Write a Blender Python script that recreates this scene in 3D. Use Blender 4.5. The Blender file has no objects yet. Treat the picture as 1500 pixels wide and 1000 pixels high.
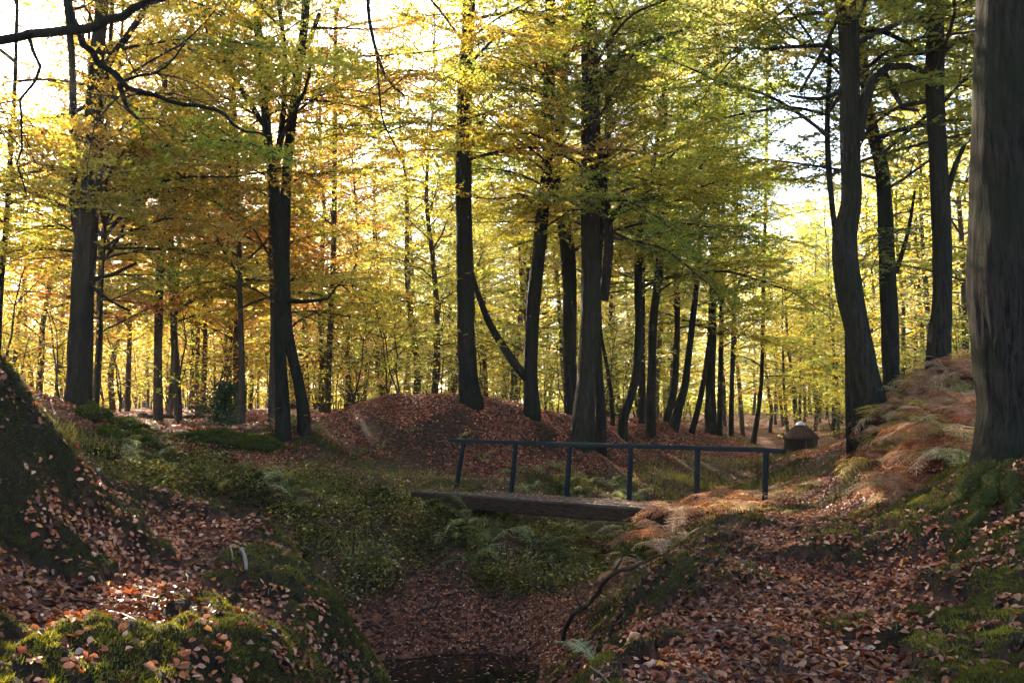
import bpy, math, random
import numpy as np
from mathutils import Matrix, Vector, Euler

# ------------------------------------------------------------------ camera, sky, sun, exposure
S = bpy.context.scene
F = 1353.0                                   # focal length in photo pixels (photo 1500 x 1000)
CAMZ = 1.65
PITCH = math.atan(90.0 / F)
cam_d = bpy.data.cameras.new('camera'); cam = bpy.data.objects.new('camera', cam_d)
S.collection.objects.link(cam); S.camera = cam
cam_d.sensor_width = 36.0; cam_d.lens = 36.0 * F / 1500.0
cam_d.clip_start = 0.05; cam_d.clip_end = 3000
cam.location = (0, 0, CAMZ); cam.rotation_euler = (math.pi / 2 + PITCH, 0, 0)

SUN_AZ = math.radians(-31.0)                 # from +Y, negative = towards -X
SUN_EL = math.radians(29.0)
W = bpy.data.worlds.new('World'); S.world = W; W.use_nodes = True
nt = W.node_tree; nt.nodes.clear()
sky = nt.nodes.new('ShaderNodeTexSky'); sky.sky_type = 'NISHITA'; sky.sun_disc = False
sky.sun_elevation = SUN_EL; sky.sun_rotation = SUN_AZ
sky.air_density = 0.8; sky.dust_density = 1.6; sky.ozone_density = 1.0
bg = nt.nodes.new('ShaderNodeBackground'); bg.inputs['Strength'].default_value = 0.085
wo = nt.nodes.new('ShaderNodeOutputWorld')
nt.links.new(sky.outputs[0], bg.inputs[0]); nt.links.new(bg.outputs[0], wo.inputs[0])

sd = bpy.data.lights.new('sun', 'SUN'); sd.energy = 5.0; sd.angle = math.radians(0.6); sd.color = (1.0, 0.86, 0.66)
so = bpy.data.objects.new('sun', sd); S.collection.objects.link(so)
sdir = Vector((math.sin(SUN_AZ) * math.cos(SUN_EL), math.cos(SUN_AZ) * math.cos(SUN_EL), math.sin(SUN_EL)))
so.rotation_euler = sdir.to_track_quat('Z', 'Y').to_euler(); so.location = sdir * 60

vs = S.view_settings; vs.view_transform = 'Standard'; vs.look = 'None'; vs.gamma = 1.0; vs.use_curve_mapping = False
vs.exposure = 3.1
try:
    vs.use_white_balance = True; vs.white_balance_temperature = 6500; vs.white_balance_tint = 10
except Exception: pass
S.render.engine = 'CYCLES'
cy = S.cycles
cy.use_denoising = True; cy.use_light_tree = False; cy.use_adaptive_sampling = True; cy.adaptive_threshold = 0.03
try: cy.denoiser = 'OPENIMAGEDENOISE'
except Exception: pass
cy.max_bounces = 7; cy.diffuse_bounces = 4; cy.glossy_bounces = 2; cy.transmission_bounces = 4; cy.transparent_max_bounces = 8
cy.sample_clamp_indirect = 6.0; cy.caustics_reflective = False; cy.caustics_refractive = False

rng = np.random.default_rng(11)
random.seed(7)
COL = S.collection

# ------------------------------------------------------------------ helpers
def P(u, v, d):
    """a photo pixel at forward distance d (metres along +Y) as a world point"""
    cx = (u - 750.0) / F; cz = (500.0 - v) / F
    fy = math.cos(PITCH) - math.sin(PITCH) * cz
    fz = math.sin(PITCH) + math.cos(PITCH) * cz
    return np.array([cx / fy * d, d, CAMZ + fz / fy * d])

def hash2(ix, iy, s):
    h = (ix.astype(np.int64) * 374761393 + iy.astype(np.int64) * 668265263 + s * 974634643) & 0x7fffffff
    h = ((h ^ (h >> 13)) * 1274126177) & 0x7fffffff
    h = (h ^ (h >> 16)) & 0xffffff
    return h / float(0xffffff)

def vnoise(x, y, s=0):
    x = np.asarray(x, float); y = np.asarray(y, float)
    ix = np.floor(x); iy = np.floor(y); fx = x - ix; fy = y - iy
    fx = fx * fx * (3 - 2 * fx); fy = fy * fy * (3 - 2 * fy)
    a = hash2(ix, iy, s); b = hash2(ix + 1, iy, s); c = hash2(ix, iy + 1, s); d = hash2(ix + 1, iy + 1, s)
    return (a * (1 - fx) + b * fx) * (1 - fy) + (c * (1 - fx) + d * fx) * fy - 0.5

def domes(x, y, f, s=0):
    """cushions: rounded cells with creases between them"""
    x = np.asarray(x) * f; y = np.asarray(y) * f; ix = np.floor(x); iy = np.floor(y); best = np.full(x.shape, 9.0)
    for dx in (-1, 0, 1):
        for dy in (-1, 0, 1):
            cx = ix + dx; cy_ = iy + dy
            best = np.minimum(best, (cx + hash2(cx, cy_, s) - x) ** 2 + (cy_ + hash2(cx, cy_, s + 5) - y) ** 2)
    return np.sqrt(np.clip(1 - best / .62, 0, 1))

def fbm(x, y, f, oct=3, s=0):
    t = 0; a = 1.0
    for k in range(oct):
        t = t + a * vnoise(np.asarray(x) * f, np.asarray(y) * f, s + 17 * k); a *= 0.5; f *= 2.03
    return t

def mesh_from(name, verts, loops, starts, totals, mat=None, tint=None, smooth=False):
    me = bpy.data.meshes.new(name)
    me.vertices.add(len(verts)); me.vertices.foreach_set('co', np.asarray(verts, np.float32).ravel())
    me.loops.add(len(loops)); me.loops.foreach_set('vertex_index', np.asarray(loops, np.int32))
    me.polygons.add(len(starts)); me.polygons.foreach_set('loop_start', np.asarray(starts, np.int32))
    try: me.polygons.foreach_set('loop_total', np.asarray(totals, np.int32))
    except Exception: pass
    if smooth: me.polygons.foreach_set('use_smooth', np.ones(len(starts), bool))
    if tint is not None:
        at = me.color_attributes.new('tint', 'FLOAT_COLOR', 'POINT')
        c = np.ones((len(verts), 4), np.float32); c[:, :3] = tint
        at.data.foreach_set('color', c.ravel())
    me.update(calc_edges=True); me.validate()
    if mat: me.materials.append(mat)
    return me

def quads_mesh(name, verts, faces, mat=None, tint=None, smooth=False):
    """faces: array (n,k) of equal-sized faces"""
    faces = np.asarray(faces, np.int32); n, k = faces.shape
    return mesh_from(name, verts, faces.ravel(), np.arange(n) * k, np.full(n, k), mat, tint, smooth)

def scatter_mesh(name, tv, tf, pos, rot, mat, tint, scale=None, zmul=None):
    """one template (tv verts, tf equal faces) at many places, in one mesh"""
    tv = np.asarray(tv, float); tf = np.asarray(tf, np.int32); N = len(pos); n = len(tv)
    if scale is None: scale = np.ones(N)
    tz = np.repeat(tv[None], N, 0)
    if zmul is not None: tz[:, :, 2] *= np.asarray(zmul)[:, None]
    v = np.einsum('nij,nkj->nki', rot, tz) * np.asarray(scale).reshape(N, 1, -1) + np.asarray(pos)[:, None, :]
    f = (tf[None] + (np.arange(N) * n)[:, None, None]).reshape(-1, tf.shape[1])
    t = np.repeat(tint, n, axis=0) if tint is not None else None
    return quads_mesh(name, v.reshape(-1, 3), f, mat, t)

def frame_from(normal, ang):
    """rotation matrices with +Z along normal, turned by ang"""
    n = normal / np.linalg.norm(normal, axis=1, keepdims=True)
    ref = np.stack([np.cos(ang), np.sin(ang), np.zeros_like(ang)], 1)
    x = ref - n * np.sum(ref * n, 1, keepdims=True); x /= np.maximum(np.linalg.norm(x, axis=1, keepdims=True), 1e-6)
    y = np.cross(n, x)
    return np.stack([x, y, n], 2)

def link(name, me, parent=None, loc=None):
    o = bpy.data.objects.new(name, me); COL.objects.link(o)
    if parent: o.parent = parent
    if loc is not None: o.location = loc
    return o
def tag(o, label=None, cat=None, group=None, kind=None):
    if label: o['label'] = label
    if cat: o['category'] = cat
    if group: o['group'] = group
    if kind: o['kind'] = kind
    return o
def empty(name, loc, rz=0.0):
    o = bpy.data.objects.new(name, None); COL.objects.link(o); o.location = loc; o.rotation_euler = (0, 0, rz); o.empty_display_size = 0.2
    return o

def smooth_path(pts, rad, step):
    """Catmull-Rom through pts with radii, resampled"""
    pts = np.asarray(pts, float); rad = np.asarray(rad, float)
    if len(pts) < 2: return pts, rad
    p = np.vstack([2 * pts[0] - pts[1], pts, 2 * pts[-1] - pts[-2]]); r = np.concatenate([[rad[0]], rad, [rad[-1]]])
    op, orr = [], []
    for i in range(1, len(p) - 2):
        n = max(1, int(np.linalg.norm(p[i + 1] - p[i]) / step))
        for k in range(n):
            t = k / n
            a, b, c, d = p[i - 1], p[i], p[i + 1], p[i + 2]
            op.append(0.5 * ((2 * b) + (c - a) * t + (2 * a - 5 * b + 4 * c - d) * t * t + (3 * b - a - 3 * c + d) * t ** 3))
            orr.append(r[i] * (1 - t) + r[i + 1] * t)
    op.append(p[-2]); orr.append(r[-2])
    return np.array(op), np.array(orr)

class Tubes:
    def __init__(s): s.v = []; s.f = []; s.n = 0
    def add(s, pts, rad, sides=8, rough=0.0, seed=0, flute=0.0, flute_h=1.0, step=None, furrow=0.0, fstep=.1):
        pts = np.asarray(pts, float); rad = np.asarray(rad, float)
        if step: pts, rad = smooth_path(pts, rad, step)
        m = len(pts)
        if m < 2: return
        tan = np.gradient(pts, axis=0); tan /= np.maximum(np.linalg.norm(tan, axis=1, keepdims=True), 1e-9)
        up = np.array([0, 0, 1.0]) if abs(tan[0][2]) < 0.9 else np.array([1.0, 0, 0])
        x = np.cross(up, tan[0]); x /= np.linalg.norm(x)
        ring = []
        a = np.arange(sides) / sides * 2 * math.pi
        for i in range(m):
            x = x - tan[i] * np.dot(x, tan[i]); x /= max(np.linalg.norm(x), 1e-9)
            y = np.cross(tan[i], x)
            rr = np.full(sides, rad[i])
            if rough:
                h = i * 0.35
                rr = rr * (1 + rough * 2 * (vnoise(a * 1.6 + seed, np.full(sides, h), 3) * (1 - 0) + 0.5 * vnoise(np.cos(a) * 2 + seed * 3, np.sin(a) * 2 + h * .8, 5)))
            if furrow:
                hz = i * fstep
                nf = fbm(a / 6.283 * 26 + .8 * vnoise(np.full(sides, hz * 1.3), a * 2, 8), np.full(sides, hz * 1.7) + seed, 1.0, 2, 70)
                rr = rr + furrow * nf + furrow * .8 * fbm(np.cos(a) * 2.2, np.sin(a) * 2.2 + hz * .9, 1.0, 2, 71)
            if flute:
                hh = np.linalg.norm(pts[i] - pts[0])
                k = flute * math.exp(-hh / flute_h)
                rr = rr * (1 + k * (0.2 + 0.9 * np.sin(a * 3 + seed) * 0.5 + 0.55 * np.sin(a * 5 + seed * 2.3)))
            ring.append(pts[i] + np.outer(np.cos(a) * rr, x) + np.outer(np.sin(a) * rr, y))
        V = np.vstack(ring + [pts[-1][None]])
        b = s.n
        i0 = (np.arange(m - 1)[:, None] * sides + np.arange(sides)[None]).ravel()
        j = (np.arange(m - 1)[:, None] * sides + (np.arange(sides)[None] + 1) % sides).ravel()
        s.f.append(np.stack([i0, j, j + sides, i0 + sides], 1) + b)
        s.v.append(V); s.n += len(V)
    def mesh(s, name, mat):
        return quads_mesh(name, np.vstack(s.v), np.vstack(s.f), mat, None, True)

# ------------------------------------------------------------------ materials
def mat_new(name):
    m = bpy.data.materials.new(name); m.use_nodes = True
    n = m.node_tree; n.nodes.clear()
    out = n.nodes.new('ShaderNodeOutputMaterial')
    return m, n, out
def node(n, t, **kw):
    x = n.nodes.new(t)
    for k, v in kw.items(): setattr(x, k, v)
    return x
def ramp(n, src, stops):
    r = node(n, 'ShaderNodeValToRGB'); e = r.color_ramp.elements
    while len(e) < len(stops): e.new(0.5)
    for i, (p, c) in enumerate(stops): e[i].position = p; e[i].color = (*c, 1)
    n.links.new(src, r.inputs[0]); return r
def mixc(n, a, b, fac, mode='MIX'):
    m = node(n, 'ShaderNodeMix', data_type='RGBA', blend_type=mode)
    for s, i in ((a, 6), (b, 7)):
        if hasattr(s, 'links'): n.links.new(s, m.inputs[i])
        else: m.inputs[i].default_value = (*s, 1)
    if hasattr(fac, 'links'): n.links.new(fac, m.inputs[0])
    else: m.inputs[0].default_value = fac
    return m.outputs[2]

def leaf_mat(name, use_obj=True, trans=0.5, base=None, rough=0.55, matte=False):
    m, n, out = mat_new(name)
    at = node(n, 'ShaderNodeAttribute', attribute_name='tint')
    c = at.outputs['Color']
    if use_obj:
        oi = node(n, 'ShaderNodeObjectInfo')
        c = mixc(n, c, oi.outputs['Color'], 1.0, 'MULTIPLY')
    if base: c = mixc(n, c, base, 1.0, 'MULTIPLY')
    if matte:
        p = node(n, 'ShaderNodeBsdfDiffuse'); n.links.new(c, p.inputs['Color'])
    else:
        p = node(n, 'ShaderNodeBsdfPrincipled'); p.inputs['Roughness'].default_value = rough
        p.inputs['Specular IOR Level'].default_value = 0.25
        n.links.new(c, p.inputs['Base Color'])
    t = node(n, 'ShaderNodeBsdfTranslucent')
    hs = node(n, 'ShaderNodeHueSaturation'); hs.inputs['Saturation'].default_value = 1.12; hs.inputs['Value'].default_value = 1.25
    n.links.new(c, hs.inputs['Color']); n.links.new(hs.outputs[0], t.inputs['Color'])
    mx = node(n, 'ShaderNodeMixShader'); mx.inputs[0].default_value = trans
    n.links.new(p.outputs[0], mx.inputs[1]); n.links.new(t.outputs[0], mx.inputs[2]); n.links.new(mx.outputs[0], out.inputs[0])
    return m

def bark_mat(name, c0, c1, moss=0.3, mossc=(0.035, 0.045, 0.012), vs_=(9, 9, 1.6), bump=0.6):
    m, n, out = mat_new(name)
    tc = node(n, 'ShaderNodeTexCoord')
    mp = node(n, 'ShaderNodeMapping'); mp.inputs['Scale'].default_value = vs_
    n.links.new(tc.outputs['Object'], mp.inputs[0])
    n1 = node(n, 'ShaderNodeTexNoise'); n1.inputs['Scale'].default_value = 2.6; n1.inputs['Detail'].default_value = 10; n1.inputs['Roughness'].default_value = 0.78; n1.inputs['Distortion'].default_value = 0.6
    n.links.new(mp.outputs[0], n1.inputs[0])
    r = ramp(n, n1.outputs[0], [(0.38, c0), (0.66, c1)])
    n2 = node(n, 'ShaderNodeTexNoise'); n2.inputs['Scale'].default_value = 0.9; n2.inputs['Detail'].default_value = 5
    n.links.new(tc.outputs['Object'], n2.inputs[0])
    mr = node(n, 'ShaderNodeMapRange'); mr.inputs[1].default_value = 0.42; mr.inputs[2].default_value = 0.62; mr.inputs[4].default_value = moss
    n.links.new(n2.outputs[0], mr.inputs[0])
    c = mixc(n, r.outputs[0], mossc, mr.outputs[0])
    p = node(n, 'ShaderNodeBsdfPrincipled'); p.inputs['Roughness'].default_value = 0.9; p.inputs['Specular IOR Level'].default_value = 0.08
    n.links.new(c, p.inputs['Base Color'])
    b = node(n, 'ShaderNodeBump'); b.inputs['Strength'].default_value = bump; b.inputs['Distance'].default_value = 0.05
    n.links.new(n1.outputs[0], b.inputs['Height']); n.links.new(b.outputs[0], p.inputs['Normal'])
    n.links.new(p.outputs[0], out.inputs[0])
    return m

M = {}
M['leaf'] = leaf_mat('beech_foliage', True, 0.55, matte=True)
M['litter'] = leaf_mat('fallen_beech_leaves', False, 0.12, rough=0.5)
M['frond'] = leaf_mat('fern_frond', True, 0.4, matte=True)
M['grass'] = leaf_mat('grass_blades', False, 0.35, matte=True)
M['moss'] = leaf_mat('moss_shoots', False, 0.3, matte=True)
M['under'] = leaf_mat('bramble_leaves', False, 0.3, matte=True)
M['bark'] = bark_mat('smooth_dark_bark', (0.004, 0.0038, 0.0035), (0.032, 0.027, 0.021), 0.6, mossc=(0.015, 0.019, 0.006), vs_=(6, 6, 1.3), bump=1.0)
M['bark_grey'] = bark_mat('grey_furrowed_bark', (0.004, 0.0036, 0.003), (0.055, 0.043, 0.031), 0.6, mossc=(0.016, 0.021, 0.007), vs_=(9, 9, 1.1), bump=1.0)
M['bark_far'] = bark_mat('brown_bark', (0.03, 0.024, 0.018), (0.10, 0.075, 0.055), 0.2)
M['twig'] = bark_mat('twig_bark', (0.025, 0.02, 0.016), (0.07, 0.055, 0.042), 0.1, bump=0.2)
M['rootmoss'] = bark_mat('mossy_root', (0.008, 0.009, 0.004), (0.035, 0.038, 0.010), 0.6, mossc=(0.045, 0.047, 0.010), vs_=(9, 9, 9))

def ground_mat():
    m, n, out = mat_new('forest_floor')
    a = node(n, 'ShaderNodeAttribute', attribute_name='cover')       # r leaf, g moss, b grass
    sep = node(n, 'ShaderNodeSeparateColor'); n.links.new(a.outputs['Color'], sep.inputs[0])
    tc = node(n, 'ShaderNodeTexCoord')
    nz = node(n, 'ShaderNodeTexNoise'); nz.inputs['Scale'].default_value = 9; nz.inputs['Detail'].default_value = 10; nz.inputs['Roughness'].default_value = .78
    n.links.new(tc.outputs['Object'], nz.inputs[0])
    soil = ramp(n, nz.outputs[0], [(0.35, (0.006, 0.0045, 0.0035)), (0.7, (0.035, 0.023, 0.015))])
    vo = node(n, 'ShaderNodeTexVoronoi'); vo.inputs['Scale'].default_value = 16; vo.inputs['Randomness'].default_value = 1
    n.links.new(tc.outputs['Object'], vo.inputs['Vector'])
    sp2 = node(n, 'ShaderNodeSeparateColor'); n.links.new(vo.outputs['Color'], sp2.inputs[0])
    leafc = ramp(n, sp2.outputs[0], [(0.0, (0.018, 0.008, 0.005)), (0.4, (0.06, 0.024, 0.013)), (0.75, (0.13, 0.05, 0.026)), (1.0, (0.22, 0.1, 0.055))])
    mossc = ramp(n, nz.outputs[0], [(0.3, (0.005, 0.0045, 0.0025)), (0.7, (0.024, 0.021, 0.008))])
    grassc = ramp(n, nz.outputs[0], [(0.3, (0.02, 0.022, 0.008)), (0.7, (0.075, 0.075, 0.024))])
    c = mixc(n, soil.outputs[0], grassc.outputs[0], sep.outputs[2])
    c = mixc(n, c, mossc.outputs[0], sep.outputs[1])
    c = mixc(n, c, leafc.outputs[0], sep.outputs[0])
    p = node(n, 'ShaderNodeBsdfPrincipled'); p.inputs['Roughness'].default_value = 0.9; p.inputs['Specular IOR Level'].default_value = 0.15
    n.links.new(c, p.inputs['Base Color'])
    b = node(n, 'ShaderNodeBump'); b.inputs['Strength'].default_value = 1.0; b.inputs['Distance'].default_value = 0.06
    n.links.new(nz.outputs[0], b.inputs['Height']); n.links.new(b.outputs[0], p.inputs['Normal'])
    n.links.new(p.outputs[0], out.inputs[0])
    return m
M['ground'] = ground_mat()

def simple_mat(name, c0, c1, scale=8, rough=0.6, bump=0.3, stretch=(1, 1, 1), spec=0.3, metal=0.0):
    m, n, out = mat_new(name)
    tc = node(n, 'ShaderNodeTexCoord'); mp = node(n, 'ShaderNodeMapping'); mp.inputs['Scale'].default_value = stretch
    n.links.new(tc.outputs['Object'], mp.inputs[0])
    nz = node(n, 'ShaderNodeTexNoise'); nz.inputs['Scale'].default_value = scale; nz.inputs['Detail'].default_value = 8; nz.inputs['Roughness'].default_value = .65
    n.links.new(mp.outputs[0], nz.inputs[0])
    r = ramp(n, nz.outputs[0], [(0.3, c0), (0.7, c1)])
    p = node(n, 'ShaderNodeBsdfPrincipled'); p.inputs['Roughness'].default_value = rough; p.inputs['Specular IOR Level'].default_value = spec
    p.inputs['Metallic'].default_value = metal
    n.links.new(r.outputs[0], p.inputs['Base Color'])
    b = node(n, 'ShaderNodeBump'); b.inputs['Strength'].default_value = bump; b.inputs['Distance'].default_value = 0.02
    n.links.new(nz.outputs[0], b.inputs['Height']); n.links.new(b.outputs[0], p.inputs['Normal'])
    n.links.new(p.outputs[0], out.inputs[0])
    return m
M['rail'] = simple_mat('dark_green_paint', (0.004, 0.009, 0.010), (0.009, 0.018, 0.019), 14, 0.55, 0.15, spec=0.18)
M['beam'] = simple_mat('weathered_timber', (0.006, 0.004, 0.003), (0.07, 0.042, 0.024), 5, 0.9, 0.9, (1.2, 6, 6), spec=0.05)
M['plank'] = simple_mat('deck_plank', (0.04, 0.03, 0.022), (0.1, 0.075, 0.055), 6, 0.85, 0.5, (6, 1, 6))
M['hutwall'] = simple_mat('dark_hut_boards', (0.0015, 0.0015, 0.0016), (0.005, 0.0045, 0.0045), 6, 0.9, 0.4, spec=0.02)
M['hutroof'] = simple_mat('leaf_covered_thatch', (0.015, 0.007, 0.005), (0.05, 0.022, 0.013), 12, 0.9, 0.8)
M['cap'] = simple_mat('pale_metal', (0.45, 0.48, 0.52), (0.65, 0.68, 0.72), 5, 0.4, 0.05)
M['deadwood'] = simple_mat('dead_wood', (0.03, 0.02, 0.013), (0.10, 0.068, 0.042), 7, 0.9, 0.8, (3, 3, 3), spec=0.08)
M['palewood'] = simple_mat('pale_twig', (0.1, 0.08, 0.06), (0.22, 0.18, 0.14), 7, 0.8, 0.3)
def water_mat():
    m, n, out = mat_new('still_dark_water')
    p = node(n, 'ShaderNodeBsdfPrincipled'); p.inputs['Base Color'].default_value = (0.006, 0.006, 0.005, 1); p.inputs['Roughness'].default_value = 0.08
    nz = node(n, 'ShaderNodeTexNoise'); nz.inputs['Scale'].default_value = 5
    b = node(n, 'ShaderNodeBump'); b.inputs['Strength'].default_value = 0.05; n.links.new(nz.outputs[0], b.inputs['Height']); n.links.new(b.outputs[0], p.inputs['Normal'])
    n.links.new(p.outputs[0], out.inputs[0]); return m
M['water'] = water_mat()

# ------------------------------------------------------------------ terrain
# control points: photo pixel + distance + cover (L leaves, M moss, G grass, U undergrowth, S soil, B bracken litter)
CP = """
1150 1000 5.4 L;1150 900 7.1 L;1170 800 10.5 L;1185 745 14.5 L;1190 714 17.5 G;1190 703 19 G;1189 690 21.5 G;1188 680 24 G;1186 672 26 L;1160 760 13 L;1220 760 12.8 L;1195 728 15.8 L;1225 738 14.6 G;1150 735 15.2 G;1150 716 18 G;1145 700 20 G;1150 688 23 G;1225 705 17.5 B;1222 690 20 B;1050 1000 5.4 L;1250 1000 5.3 L;1060 900 7.2 L;1240 880 7.3 L;1100 800 10.8 L;1240 790 10.8 L
830 1000 5.5 M;900 930 6.9 K;950 850 8.9 K;1010 790 11.2 M;1030 765 13 G;1100 752 14.3 G;1000 900 7.2 L;980 960 6.1 L
1490 1000 5.0 K;1430 960 5.7 K;1380 1000 5.2 M;1440 820 7.6 K;1360 830 8.2 M;1490 850 6.8 K;1420 900 6.6 M;1490 720 8.8 L;1470 690 9.5 M;1400 780 8.5 K;1390 720 9.8 K;1300 850 8.0 L;1320 760 10.6 K;1280 745 12.5 B;1350 690 12 M;1340 640 13 B;1280 630 15.5 B;1410 600 13.5 B;1375 555 16 B;1240 690 17 B;1250 650 19 B;1215 660 24 B;1300 600 19.5 B;1470 570 14 B
680 790 15.8 U;640 742 17.4 U;600 722 18.8 G;560 830 15.0 U;720 840 15.3 U;800 800 16.6 U;680 885 14.4 L;600 885 14.2 L;780 890 14.2 L;850 850 15.3 U;520 925 13.6 L;480 850 14.6 U;500 780 15.6 U;430 742 16.3 U;880 792 18.0 U;930 770 17.2 U
300 692 17 G;450 702 18.8 G;600 702 20.2 G;540 690 21.6 G;250 722 15 G;180 705 14.5 G;360 715 16.6 G;160 690 15.5 G;700 705 21 G;780 707 21.4 G
250 652 20.5 L;310 668 19.6 L;370 668 21 L;190 640 19.2 M;112 597 18 L;60 580 17.5 L;230 617 28 L;330 632 25 L;400 622 24 L;440 625 22.5 G;150 612 21 L;330 650 22.5 M;400 650 22 M
570 578 25.5 L;500 610 24.8 L;460 640 24 L;620 580 25.5 L;690 584 25 L;560 630 23.6 S;640 640 23.4 S;600 600 24.4 L;680 620 23.8 S;740 640 24.2 L;520 655 23.2 L;790 606 26.2 L;858 640 25 M;800 655 24.4 M;920 648 29.5 M
800 684 23.2 L;720 687 22.8 L;870 674 25.5 L;900 672 29 L;1000 662 34 L;1040 655 38 L;913 614 29.3 L;953 617 31.5 L;985 622 35 L;1013 632 39 L;1041 636 40.5 L;880 612 27.6 L;836 611 28.4 L;470 622 25.2 L;440 640 24.2 L;960 640 33 L;760 686 23.0 L;840 679 24.4 L;930 669 30.3 L;960 664 32 L;1020 659 36 L;870 668 26.5 L;1040 640 41 G;1090 645 46 G;1100 655 46 G
850 712 22.4 G;900 700 23.6 G;960 690 26 G;1040 682 29 G;1110 672 34 G;960 740 21.5 G;1050 720 24 G
0 542 7 K;60 602 7.5 K;100 652 8.0 K;150 712 9 K;0 740 6.5 K;100 728 8.2 K;50 660 7.2 K;0 640 6.8 K;200 727 10 L;280 740 10.5 L;335 752 10.6 M;0 850 6 L;120 800 7.2 L;200 850 6.8 L;0 1000 4.6 M;130 1000 4.9 M;250 1000 5.2 M;430 802 9.3 K;300 800 8.6 L;490 882 8.3 K;450 1000 6.0 M;400 900 7.0 M;300 900 6.4 M;552 1000 7.2 K;350 850 7.6 M;100 900 5.8 L
"""
pts = []; cov = []
COVW = {'L': (1, 0, 0), 'M': (0.42, 1, 0), 'K': (0.12, 1.3, 0), 'G': (0.22, 0.1, 1), 'U': (0.3, 0.12, 0.8), 'S': (0.25, 0, 0.1), 'B': (0.8, 0.1, 0.15)}
for seg in CP.replace('\n', ';').split(';'):
    s = seg.split()
    if len(s) == 4:
        pts.append(P(float(s[0]), float(s[1]), float(s[2]))); cov.append(COVW[s[3]])
WL = -1.92
for x, y, z, c in [
    (0, 0, 0, 'L'), (1.4, 2.5, 0, 'L'), (-2.2, 2.5, .2, 'M'), (3, 2, .2, 'L'), (-.3, 3.0, -.5, 'M'), (-.4, 4.6, -1.4, 'L'), (-.5, 6.4, -2.0, 'L'), (-.4, 8.5, -2.25, 'L'), (-.6, 10.5, -2.3, 'L'), (-.9, 12.3, -2.25, 'L'), (.2, 12.9, -2.0, 'L'),
    (-1.9, 12.2, -2.2, 'L'), (-3.2, 12.6, -1.6, 'L'), (-4.4, 12.6, -.7, 'U'), (-2.6, 10.6, -.9, 'M'), (-1.35, 9.0, -1.7, 'M'), (-3.9, 11.6, -.2, 'M'), (1.1, 12.2, -1.35, 'U'), (.4, 9.5, -1.4, 'U'), (.1, 7.4, -1.3, 'U'), (1.6, 13.2, -.9, 'U'),
    (-5.5, 12, .45, 'L'), (-7, 12.5, .9, 'L'), (-6, 9, 2.0, 'M'), (-8, 7, 2.5, 'M'), (-5, 4, 1.5, 'M'), (-10, 12, 1.9, 'L'), (-12, 18, 1.8, 'L'), (-11, 5, 2.2, 'L'),
    (1.9, 16.8, -1.5, 'U'), (3.0, 19.4, -1.5, 'G'), (4.1, 22.5, -1.4, 'G'), (6.0, 27, -1.2, 'G'), (8.8, 34, -1.1, 'G'), (14, 45, -1.6, 'G'), (18, 57, -2.0, 'G'), (22, 70, -2.3, 'L'), (20.3, 65, -2.3, 'L'), (18.8, 60, -2.1, 'L'), (16, 50, -1.6, 'L'), (20.5, 70, -2.2, 'L'), (23.4, 68, -2.2, 'L'), (21.5, 64, -2.1, 'L'), (24, 78, -1.9, 'L'),
    (3.6, 15.5, -.12, 'B'), (2.7, 15.1, -.2, 'B'), (4.6, 16.2, -.05, 'B'), (3.4, 14.4, -.08, 'B'), (8.4, 26, .1, 'B'), (11.2, 34, -.3, 'B'), (14.2, 43, -1.1, 'B'), (12.2, 39, -.4, 'B'), (11.3, 36, -.4, 'B'), (13.9, 45, -1.4, 'B'), (13.4, 40, -.35, 'B'), (19.5, 55, -1.3, 'B'), (10, 20, 1.7, 'B'), (13, 28, 1.6, 'B'), (17, 37, 1.2, 'B'), (24, 52, .7, 'L'), (30, 75, .2, 'L'), (12, 12, 2.3, 'L'), (10, 5, 1.8, 'L'), (6, 5, 1.2, 'L'),
    (-5, 30, 1.1, 'L'), (0, 31, 1.2, 'L'), (5, 37, .8, 'L'), (10, 48, .5, 'L'), (14, 62, .2, 'L'), (-12, 30, 1.2, 'L'), (-20, 40, 1.2, 'L'), (0, 50, 1.0, 'L'), (-30, 70, 1.2, 'L'), (0, 80, .8, 'L'), (18, 95, 0, 'L'),
    (40, 90, .8, 'L'), (-60, 20, 1.5, 'L'), (60, 30, 2, 'L'), (0, -40, .5, 'L'), (-40, -30, 1, 'L'), (40, -30, 1, 'L'), (0, 160, 1, 'L'), (-110, 110, 1, 'L'), (110, 110, 1, 'L'), (0, 500, 1, 'L'), (450, 250, 1, 'L'), (-450, 250, 1, 'L'), (300, -400, 1, 'L'), (-300, -400, 1, 'L')]:
    pts.append(np.array([x, y, z])); cov.append(COVW[c])
CPX = np.array(pts); CPC = np.array(cov, float)
def phi(r): return -np.sqrt(r * r + 0.5 ** 2)
def rbf_setup():
    n = len(CPX); d = np.linalg.norm(CPX[:, None, :2] - CPX[None, :, :2], axis=2)
    A = np.zeros((n + 1, n + 1)); A[:n, :n] = phi(d) + np.eye(n) * 0.05; A[:n, n] = 1; A[n, :n] = 1
    return np.linalg.solve(A, np.concatenate([CPX[:, 2], [0]]))
RW = rbf_setup()
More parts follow.
